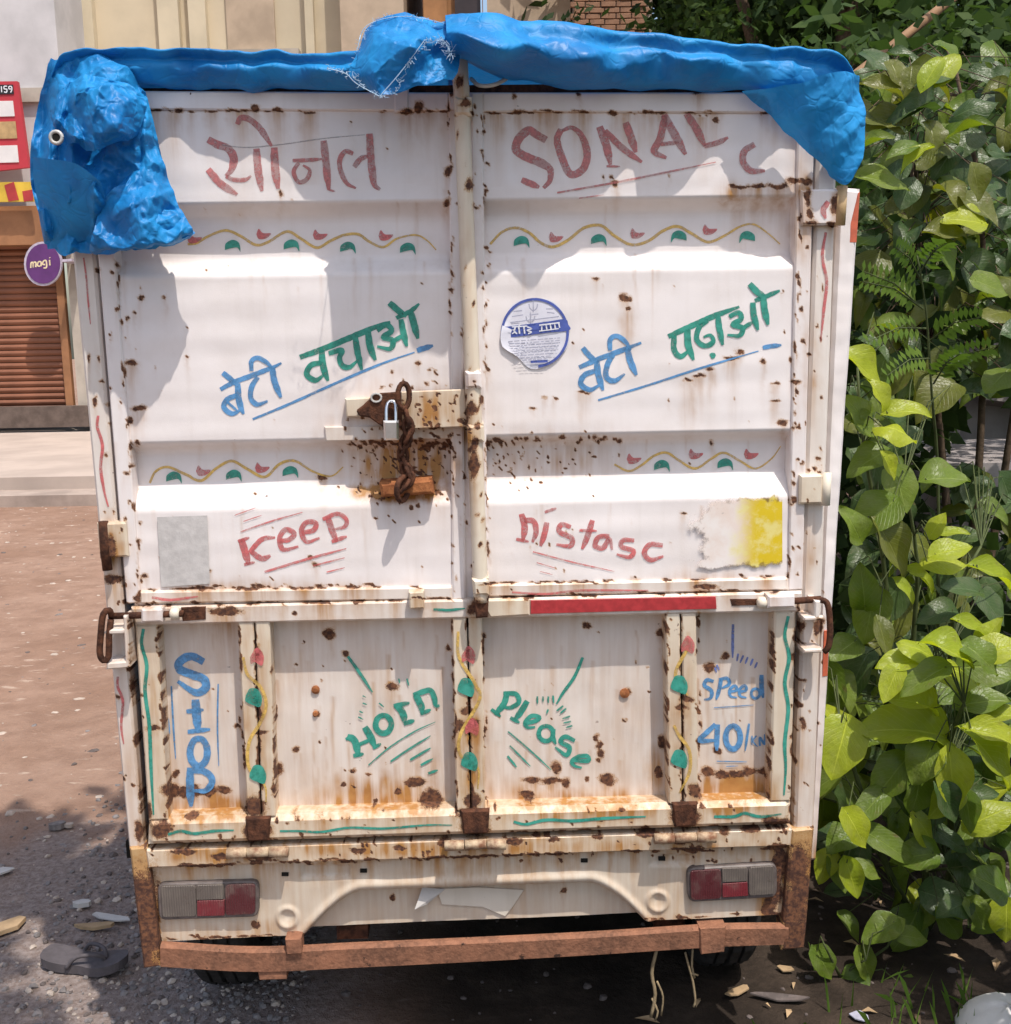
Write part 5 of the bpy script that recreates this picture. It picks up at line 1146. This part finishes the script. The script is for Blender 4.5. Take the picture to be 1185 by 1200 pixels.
# front shrub with the big sunlit rosette
b, st = stem(1085, 1130, 2.85, [[(1085, 1050, 2.8), (1090, 950, 2.75), (1120, 850, 2.65), (1130, 825, 2.6)], [(1115, 1020, 2.85), (1110, 900, 2.8), (1090, 780, 2.75)], [(1050, 1040, 2.8), (1010, 930, 2.7), (985, 850, 2.7)]], .013)
sh = Shrub('broadleaf_shrub', 'lower bushy shrub with large glossy sunlit leaves in rosettes beside the tailgate', 'shrub', b, st)
for px, py, L, an, tn, shp in ((1062,855,118,172,'leaf_young',0),(1070,822,80,160,'leaf_young',0),(1160,885,100,-48,'leaf_young',0),(1168,862,80,-15,'leaf_young',2),(1116,912,84,-88,'leaf_young',0),(1106,888,46,-110,'leaf_young',1),(1150,822,70,15,'leaf_mid',0),(1178,838,60,5,'leaf_young',2),(1082,895,60,-120,'leaf_mid',1),(1045,910,75,-130,'leaf_mid',0),(1075,930,60,-100,'leaf_mid',1),(1020,945,70,-140,'leaf_mid',0),
 (985,875,85,-110,'leaf_young',1),(978,845,55,120,'leaf_young',1),(1003,970,60,-60,'leaf_young',1),(985,985,45,-150,'leaf_mid',1),(968,1015,48,-120,'leaf_young',1),(998,1028,55,-75,'leaf_young',0),(1014,1020,42,-20,'leaf_mid',1),(1060,775,70,-175,'leaf_young',0),(1080,762,60,150,'leaf_young',3),(1112,762,70,-20,'leaf_young',0),(1120,785,75,-10,'leaf_young',3),(1140,735,55,-25,'leaf_young',2),(1160,742,50,60,'leaf_young',0),(1045,800,55,-120,'leaf_young',0),(1085,795,75,-150,'leaf_mid',0),
 (1150,770,60,-40,'leaf_mid',1),(1172,760,55,20,'leaf_young',1),(1160,1035,62,150,'leaf_mid',1),(1180,1078,60,-90,'leaf_young',1),(1145,1070,45,-60,'leaf_mid',1),(1110,940,60,-60,'leaf_dark',0),(1135,950,60,-80,'leaf_mid',0)):
    y = rv.uniform(2.5, 2.68); p = W(px, py, y)
    if p.x < .82: y += .22; p = W(px, py, y)
    a = R(an); sh.leaf(p, L / FPX * y, CR * math.cos(a) + CU * math.sin(a) + CF * rv.uniform(0, .35), CF * .6 + Vector((rv.gauss(0, .15), 0, .8)), tn, shp)
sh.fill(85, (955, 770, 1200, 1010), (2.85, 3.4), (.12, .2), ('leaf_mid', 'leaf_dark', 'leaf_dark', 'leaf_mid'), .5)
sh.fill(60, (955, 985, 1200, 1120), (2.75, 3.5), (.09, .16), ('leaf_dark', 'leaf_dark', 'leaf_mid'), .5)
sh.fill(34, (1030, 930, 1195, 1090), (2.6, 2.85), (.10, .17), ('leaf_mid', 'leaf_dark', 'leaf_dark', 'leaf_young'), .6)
sh.done()
# low round-leaved weed
b, st = stem(985, 1150, 2.62, [[(975, 1125, 2.6), (965, 1105, 2.58)], [(1005, 1130, 2.6), (1015, 1125, 2.58)], [(1040, 1110, 2.68), (1050, 1080, 2.68)]], .005)
sh = Shrub('low_weed', 'low round-leaved weed in the shade by the bumper end', 'weed', b, st)
for px, py, L, an in ((965,1128,52,-60),(1014,1130,52,-70),(1032,1090,58,-150),(1068,1098,45,-10),(1060,1165,48,170),(1000,1150,45,-140),(1045,1085,40,30)):
    y = 2.60; a = R(an); sh.leaf(W(px, py, y), L / FPX * y, CR * math.cos(a) + CU * math.sin(a), CF * .6 + Vector((rv.gauss(0, .15), 0, .8)), 'leaf_mid', 1)
sh.done()
# feathery sapling: compound leaves
b, st = stem(1105, 800, 3.35, [[(1100, 600, 3.3), (1092, 460, 3.2), (1085, 360, 3.15), (1075, 300, 3.1)]], .008)
sh = Shrub('feathery_sapling', 'slim sapling with feathery compound leaves between the shrubs', 'sapling', b, st)
fl = MB()
for (x0, y0, x1, y1) in ((1082,362,1012,330),(1082,362,1012,318),(1086,385,1018,400),(1088,400,1150,372),(1092,440,1160,408),(1090,420,1040,440),(1080,330,1050,290),(1078,320,1110,285),(1094,450,1125,415)):
    p0, p1 = W(x0, y0, 3.18), W(x1, y1, 3.05); ax = (p1 - p0); L = ax.length; fl_n = 11
    sh.mb.tube([v - sh.b for v in (p0, (p0 + p1) / 2 + Vector((0, 0, .02)), p1)], [.003, .002, .0012], 5, False)
    sd = ax.normalized().cross(CF).normalized()
    for k in range(2, fl_n + 1):
        c = p0 + ax * (k / fl_n) + Vector((0, 0, .02 * math.sin(math.pi * k / fl_n)))
        for s_ in (-1, 1):
            tdir = (sd * s_ + ax.normalized() * .35 + Vector((0, 0, rv.uniform(-.2, .2)))).normalized(); ll = .05 * (1 - .35 * k / fl_n) * rv.uniform(.8, 1.1); wv = ax.normalized() * ll * .26
            fl.add([c - sh.b, c + tdir * ll * .5 + wv - sh.b, c + tdir * ll - sh.b, c + tdir * ll * .5 - wv - sh.b], [(0, 1, 2, 3)])
tag(fl.build('leaflets', 'foliage_mid', sh.root, fix=False), kind='stuff'); sh.done()

def leafcloud(mb, pts, size, rnd, org):
    for p in pts:
        L = rnd.uniform(*size); d = Vector((rnd.gauss(0, 1), rnd.gauss(0, 1), rnd.gauss(-.3, .7))).normalized(); n_ = d.orthogonal().normalized()
        n_ = Matrix.Rotation(rnd.uniform(0, 6.28), 3, d) @ n_; p = Vector(p) - org
        mb.add([p, p + d * L * .5 + n_ * L * .27, p + d * L, p + d * L * .5 - n_ * L * .27], [(0, 1, 2, 3)])
def tree(name, label, base, trunk, r0, blobs, n, size, mats, seed, branches=(), keep=None):
    rt_ = random.Random(seed); root = tag(empty(name, base), label, 'tree'); org = Vector(base); m_ = MB()
    q = [Vector(v) for v in smoothpath([tuple(v) for v in trunk], .4)]; m_.tube([v - org for v in q], [r0 * (1 - .6 * i / len(q)) for i in range(len(q))], 10)
    for br in branches: m_.tube([Vector(v) - org for v in smoothpath([tuple(v) for v in br], .3)], r0 * .3, 6)
    m_.build('trunk', 'bark', root, True)
    tot = sum(b_[3] * b_[4] * b_[5] for b_ in blobs)
    for mi_, mt in enumerate(mats):
        m_ = MB()
        for bx_, by_, bz_, rx, ry, rz in blobs:
            k = int(n / len(mats) * rx * ry * rz / tot)
            cl = [(rt_.gauss(0, .5), rt_.gauss(0, .5), rt_.gauss(0, .5)) for _ in range(max(3, k // 45))]; pts = []
            for _ in range(k):
                c = rt_.choice(cl); pts.append((bx_ + rx * (c[0] + rt_.gauss(0, .11)), by_ + ry * (c[1] + rt_.gauss(0, .11)), bz_ + rz * (c[2] + rt_.gauss(0, .11))))
            leafcloud(m_, [p for p in pts if not keep or keep(p)], size, rt_, org)
        tag(m_.build('crown', mt, root, fix=False), kind='stuff')
    return root
# thicket behind the shrubs
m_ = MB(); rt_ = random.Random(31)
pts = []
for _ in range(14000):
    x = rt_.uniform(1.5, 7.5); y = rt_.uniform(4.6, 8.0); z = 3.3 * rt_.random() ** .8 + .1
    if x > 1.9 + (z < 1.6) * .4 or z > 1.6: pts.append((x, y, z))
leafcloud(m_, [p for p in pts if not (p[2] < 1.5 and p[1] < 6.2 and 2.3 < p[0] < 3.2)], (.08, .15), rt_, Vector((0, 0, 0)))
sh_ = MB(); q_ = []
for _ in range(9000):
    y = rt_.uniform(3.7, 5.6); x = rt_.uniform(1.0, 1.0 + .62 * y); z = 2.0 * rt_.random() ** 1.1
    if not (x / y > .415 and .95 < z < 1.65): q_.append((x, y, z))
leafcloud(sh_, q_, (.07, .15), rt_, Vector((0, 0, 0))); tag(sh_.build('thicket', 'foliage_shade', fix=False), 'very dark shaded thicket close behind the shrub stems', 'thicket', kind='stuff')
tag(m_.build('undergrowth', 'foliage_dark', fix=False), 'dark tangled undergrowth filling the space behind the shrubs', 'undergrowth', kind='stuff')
tree('shade_tree', 'large dark shade tree rising beside the brick wall', (4.2, 13.5, 0), [(4.2, 13.5, 0), (4.3, 13.4, 2.2), (4.0, 13.2, 4.5), (4.2, 13, 6.5)], .22, [(4.0, 13.2, 5.4, 1.9, 1.6, 1.7), (6.3, 12.6, 5.2, 2.2, 1.6, 2.0), (5.0, 14, 7.4, 2.4, 2.0, 1.8), (3.2, 14.3, 3.6, 1.1, 1.4, 1.8), (2.8, 14.6, 6.6, 1.3, 1.2, 1.8), (3.6, 15, 8.6, 2, 1.2, 1.4), (7.5, 14, 7.6, 2.4, 1.5, 2), (6.0, 13.6, 3.0, 2.6, 1.4, 2.0)], 46000, (.10, .18), ['foliage_shade', 'foliage_dark'], 5, [[(4.3, 13.4, 2.4), (5.2, 13, 4), (6.4, 12.6, 5.4)], [(4.1, 13.2, 3.6), (3.2, 13.5, 4.6), (2.8, 13.4, 5.6)]])
tree('hedge_tree', 'dark leaning tree with long bare branch behind the tall shrub', (4.6, 8.6, 0), [(4.6, 8.6, 0), (4.5, 8.6, 1.5), (4.9, 8.5, 3.2), (5.2, 8.4, 4.6)], .12, [(4.2, 8.6, 3.6, 1.6, 1.0, 1.2), (5.6, 8.4, 4.4, 1.6, 1.1, 1.5), (5.4, 8.8, 2.2, 1.8, 1.0, 1.4), (3.4, 9.2, 2.2, 1.2, 1.0, 1.6)], 16000, (.08, .15), ['foliage_dark', 'foliage_shade'], 8)
tree('far_tree', 'tall dark tree standing farthest back above the foliage', (7.0, 18.5, 0), [(7.0, 18.5, 0), (7.1, 18.5, 4), (6.8, 18.4, 8)], .3, [(3.6, 18.4, 7.2, 2.4, .8, 3.0), (6.5, 18.6, 6.0, 3.4, .8, 4.2), (9.5, 18.6, 6.0, 3.4, .8, 4.2), (6.5, 18.8, 9.5, 4, .8, 2.4)], 16000, (.3, .5), ['foliage_shade'], 15)
# street tree behind the viewer whose branch shades the lower left ground
tree('street_tree', 'street tree overhanging the dirt road near the slipper', (-3.6, -1.4, 0), [(-3.6, -1.4, 0), (-3.5, -1.2, 2.0), (-3.0, -.6, 3.6), (-2.2, .3, 4.5)], .16, [(-.36, .50, 4.6, .50, .40, .25), (-.52, 1.52, 4.6, .50, .42, .25), (-1.3, 1.05, 4.7, .66, .66, .28), (-2.6, .2, 4.9, .6, .7, .2)], 6500, (.12, .19), ['foliage_mid'], 12, [[(-3.0, -.6, 3.6), (-2.0, .6, 4.5), (-1.1, 1.1, 4.6), (-.5, 1.5, 4.62)], [(-2.2, .3, 4.5), (-1.2, .5, 4.55), (-.5, .5, 4.6)]], keep=lambda p: p[1] > 1.32 or p[0] < .03 - max(0, p[1] - .55) * .85)
m_ = MB(); rt_ = random.Random(41)  # leaf mass added out of view to shade the soil and low shrub
leafcloud(m_, [(rt_.uniform(1.3, 2.6), rt_.uniform(1.1, 2.35), .05 + 1.15 * rt_.random()) for _ in range(2300)], (.12, .2), rt_, Vector((0, 0, 0)))
tag(m_.build('undergrowth', 'foliage_mid', fix=False), 'unseen leafy undergrowth added past the white sack to shade the soil', 'undergrowth', kind='stuff')
# leaning bamboo pole, low wall and slabs beyond the shrubs
m_ = MB(); p0, p1 = W(1005, 86, 4.9), W(1150, -28, 5.2); d = (p1 - p0); p0 = p0 - d * 1.1
m_.tube([p0, p0 + d * .5, p0 + d * 1.2, p1 + d * .6], [.022, .022, .021, .019], 10); pb = m_.build('bamboo_pole', 'bamboo', None, True); tag(pb, 'bare brown pole leaning through the foliage over the tarpaulin corner', 'pole')
simple('slab_grey', (.36, .32, .31), .9, .2, 0, .3, 4, .004)
m_ = MB(); q = [W(1128, 400, 6.0), W(1230, 395, 6.0), W(1230, 475, 6.0), W(1150, 468, 6.0), W(1130, 440, 6.0)]; z0 = Vector((0, .12, .02)); m_.prism(q, [v + Vector((.25, .5, -.1)) for v in q]); pass
o = m_.build('concrete_slab', 'slab_grey'); tag(o, 'tilted grey concrete slab seen between feathery leaves', 'slab')
c_ = sum((v for v in q), Vector()) / 5; m_ = MB(); m_.box((c_.x + .2, c_.y + .38, (q[3].z) / 2 - .05), (.3, .12, q[3].z / 2 + .10)); tag(m_.build('stone_block', 'slab_grey'), 'dark stone block propping the tilted slab', 'block')
m_ = MB(); a, b = W(1095, 560, 5.2), W(1260, 520, 5.0); m_.box(((a.x + b.x) / 2, 5.3, a.z / 2 + .1), (abs(b.x - a.x) / 2 + .1, .5, a.z / 2 + .02)); tag(m_.build('culvert_wall', 'slab_grey'), 'low brown concrete culvert wall beyond the shrubs', 'wall')

# ================================================================== LITTER ON THE GROUND
sp_ = G(100, 1136); so_ = empty('slipper', (sp_.x, sp_.y, .006), R(-12)); tag(so_, 'old dark grey rubber slipper lying on the gravel', 'slipper')
out = [(-.125, .0), (-.115, .036), (-.06, .044), (.0, .034), (.06, .046), (.105, .040), (.125, .008), (.112, -.03), (.06, -.044), (.0, -.034), (-.06, -.04), (-.112, -.032)]
q = smoothpath(out + [out[0]], .012)[:-1]; bend = lambda x: .018 * max(0, x / .12) ** 2 + .012 * max(0, -x / .12) ** 2
m_ = MB(); m_.prism([Vector((x, y, .026 + bend(x))) for x, y in q], [Vector((x * .98, y * .98, .0 + bend(x))) for x, y in q]); m_.build('sole', 'slipper', so_)
m_ = MB()
for s_ in (-1, 1): m_.tube(smoothpath([(.068, 0, .030), (.05, s_ * .018, .052), (.0, s_ * .034, .050), (-.03, s_ * .040, .018)], .01), .0055, 6)
m_.build('strap', 'slipper', so_, True)
def scrap(name, px, py, L, wd_, th, ang, mat, label, cat, tilt=.06):
    p = G(px, py); rr = random.Random(px * 7 + py); n_ = 7
    f = [Vector((L / 2 * math.cos(a) * rr.uniform(.75, 1.1), wd_ / 2 * math.sin(a) * rr.uniform(.75, 1.1), 0)) for a in [2 * math.pi * k / n_ + rr.uniform(-.25, .25) for k in range(n_)]]
    m_ = MB(); m_.prism([v + Vector((0, 0, th + tilt * abs(v.x))) for v in f], [v + Vector((0, 0, tilt * abs(v.x))) for v in f]); o = m_.build(name, mat); o.location = (p.x, p.y, gz(p.x, p.y) + .008); o.rotation_euler = (rr.uniform(-.06, .06), rr.uniform(-.06, .06), R(ang)); return tag(o, label, cat)
scrap('stone_chip', 97, 1067, .055, .035, .014, 10, 'paper_scrap', 'white flat stone chip on the gravel above the slipper', 'stone')
scrap('wood_offcut', 5, 1094, .16, .07, .012, 35, 'wood_scrap', 'pale wooden offcut on the sunlit patch of dirt', 'wood')
scrap('wood_offcut', 112, 1092, .12, .03, .010, 5, 'wood_scrap', 'thin brown wooden splinter between slipper and truck post', 'wood')
scrap('plastic_scrap', 130, 1080, .14, .035, .004, -12, 'paper_scrap', 'crumpled greyish plastic strip beside the rusty post foot', 'litter', .12)
scrap('stone_chip', 81, 970, .035, .025, .012, 0, 'gravel_pale', 'small pale pebble near the shadow edge on the road', 'stone')
scrap('stone_chip', 68, 971, .07, .04, .02, 20, 'gravel_grey', 'flat greyish pebble at the edge of the shade', 'stone')
scrap('paper_scrap', 3, 1025, .07, .05, .006, 15, 'paper_scrap', 'white scrap of paper in the dappled light', 'paper')
scrap('dry_leaf', 865, 1165, .09, .03, .004, 35, 'wood_scrap', 'larger curled dry leaf under the truck edge', 'leaf', .15)
scrap('dry_leaf', 920, 1138, .05, .025, .004, -30, 'wood_scrap', 'small curled dry leaf below the bumper end', 'leaf', .15)
scrap('plastic_scrap', 915, 1172, .16, .030, .004, -14, 'bezel', 'dull grey plastic strip on the dark soil', 'litter', .1)
scrap('paper_scrap', 1008, 1193, .05, .045, .003, 8, 'ink_grey', 'small blue grey printed paper scrap on dark soil', 'paper', .03)
p = G(1172, 1206); m_ = MB(); g = []
for j in range(13):
    th = j / 12 * math.pi / 2; row = []
    for i in range(25):
        a = i / 24 * 2 * math.pi; r_ = .10 * math.cos(th) ** .7 * (1 + .12 * mnoise.noise(Vector((math.cos(a) * 1.6, math.sin(a) * 1.6, j * .3)))); row.append((r_ * 1.35 * math.cos(a), r_ * math.sin(a), .075 * math.sin(th) * (1 + .2 * mnoise.noise(Vector((math.cos(a) * 2, math.sin(a) * 2, 5))))))
    g.append(row)
m_.grid(g); o = m_.build('white_sack', 'sack', None, True); o.location = (p.x + .02, p.y, -.01); o.rotation_euler = (0, 0, R(20)); tag(o, 'lumpy white sack lying by the shrubs at the foot of the weeds', 'sack')
rl = random.Random(77); m_ = MB()
for _ in range(200):
    x = rl.uniform(.3, 2.4); y = rl.uniform(2.2, 4.2); L = rl.uniform(.012, .034); a = rl.uniform(0, 6.28); c, s_ = math.cos(a) * L, math.sin(a) * L; z = gz(x, y) + .004
    m_.add([(x - c, y - s_, z), (x + s_ * .35, y - c * .35, z + .012), (x + c, y + s_, z + .004), (x - s_ * .35, y + c * .35, z + .010)], [(0, 1, 2, 3)], rl.choice((0, 0, 1)))
tag(m_.build('leaf_litter', ['bark', 'wood_scrap'], fix=False), 'scattered brown leaf litter on the dark soil under the shrubs', 'leaf litter', kind='stuff')
m_ = MB()
for _ in range(60):
    x = rl.gauss(1.02, .16); y = rl.gauss(2.42, .08); h_ = rl.uniform(.04, .11); dx, dy = rl.gauss(0, .04), rl.gauss(0, .03); z = gz(x, y)
    m_.add([(x - .003, y, z), (x + .003, y, z), (x + dx * .5 + .002, y + dy * .5, z + h_ * .7), (x + dx, y + dy, z + h_)], [(0, 1, 2), (0, 2, 3)])
tag(m_.build('grass_tuft', 'foliage_mid', fix=False), 'short green grass beside the white sack', 'grass', kind='stuff')
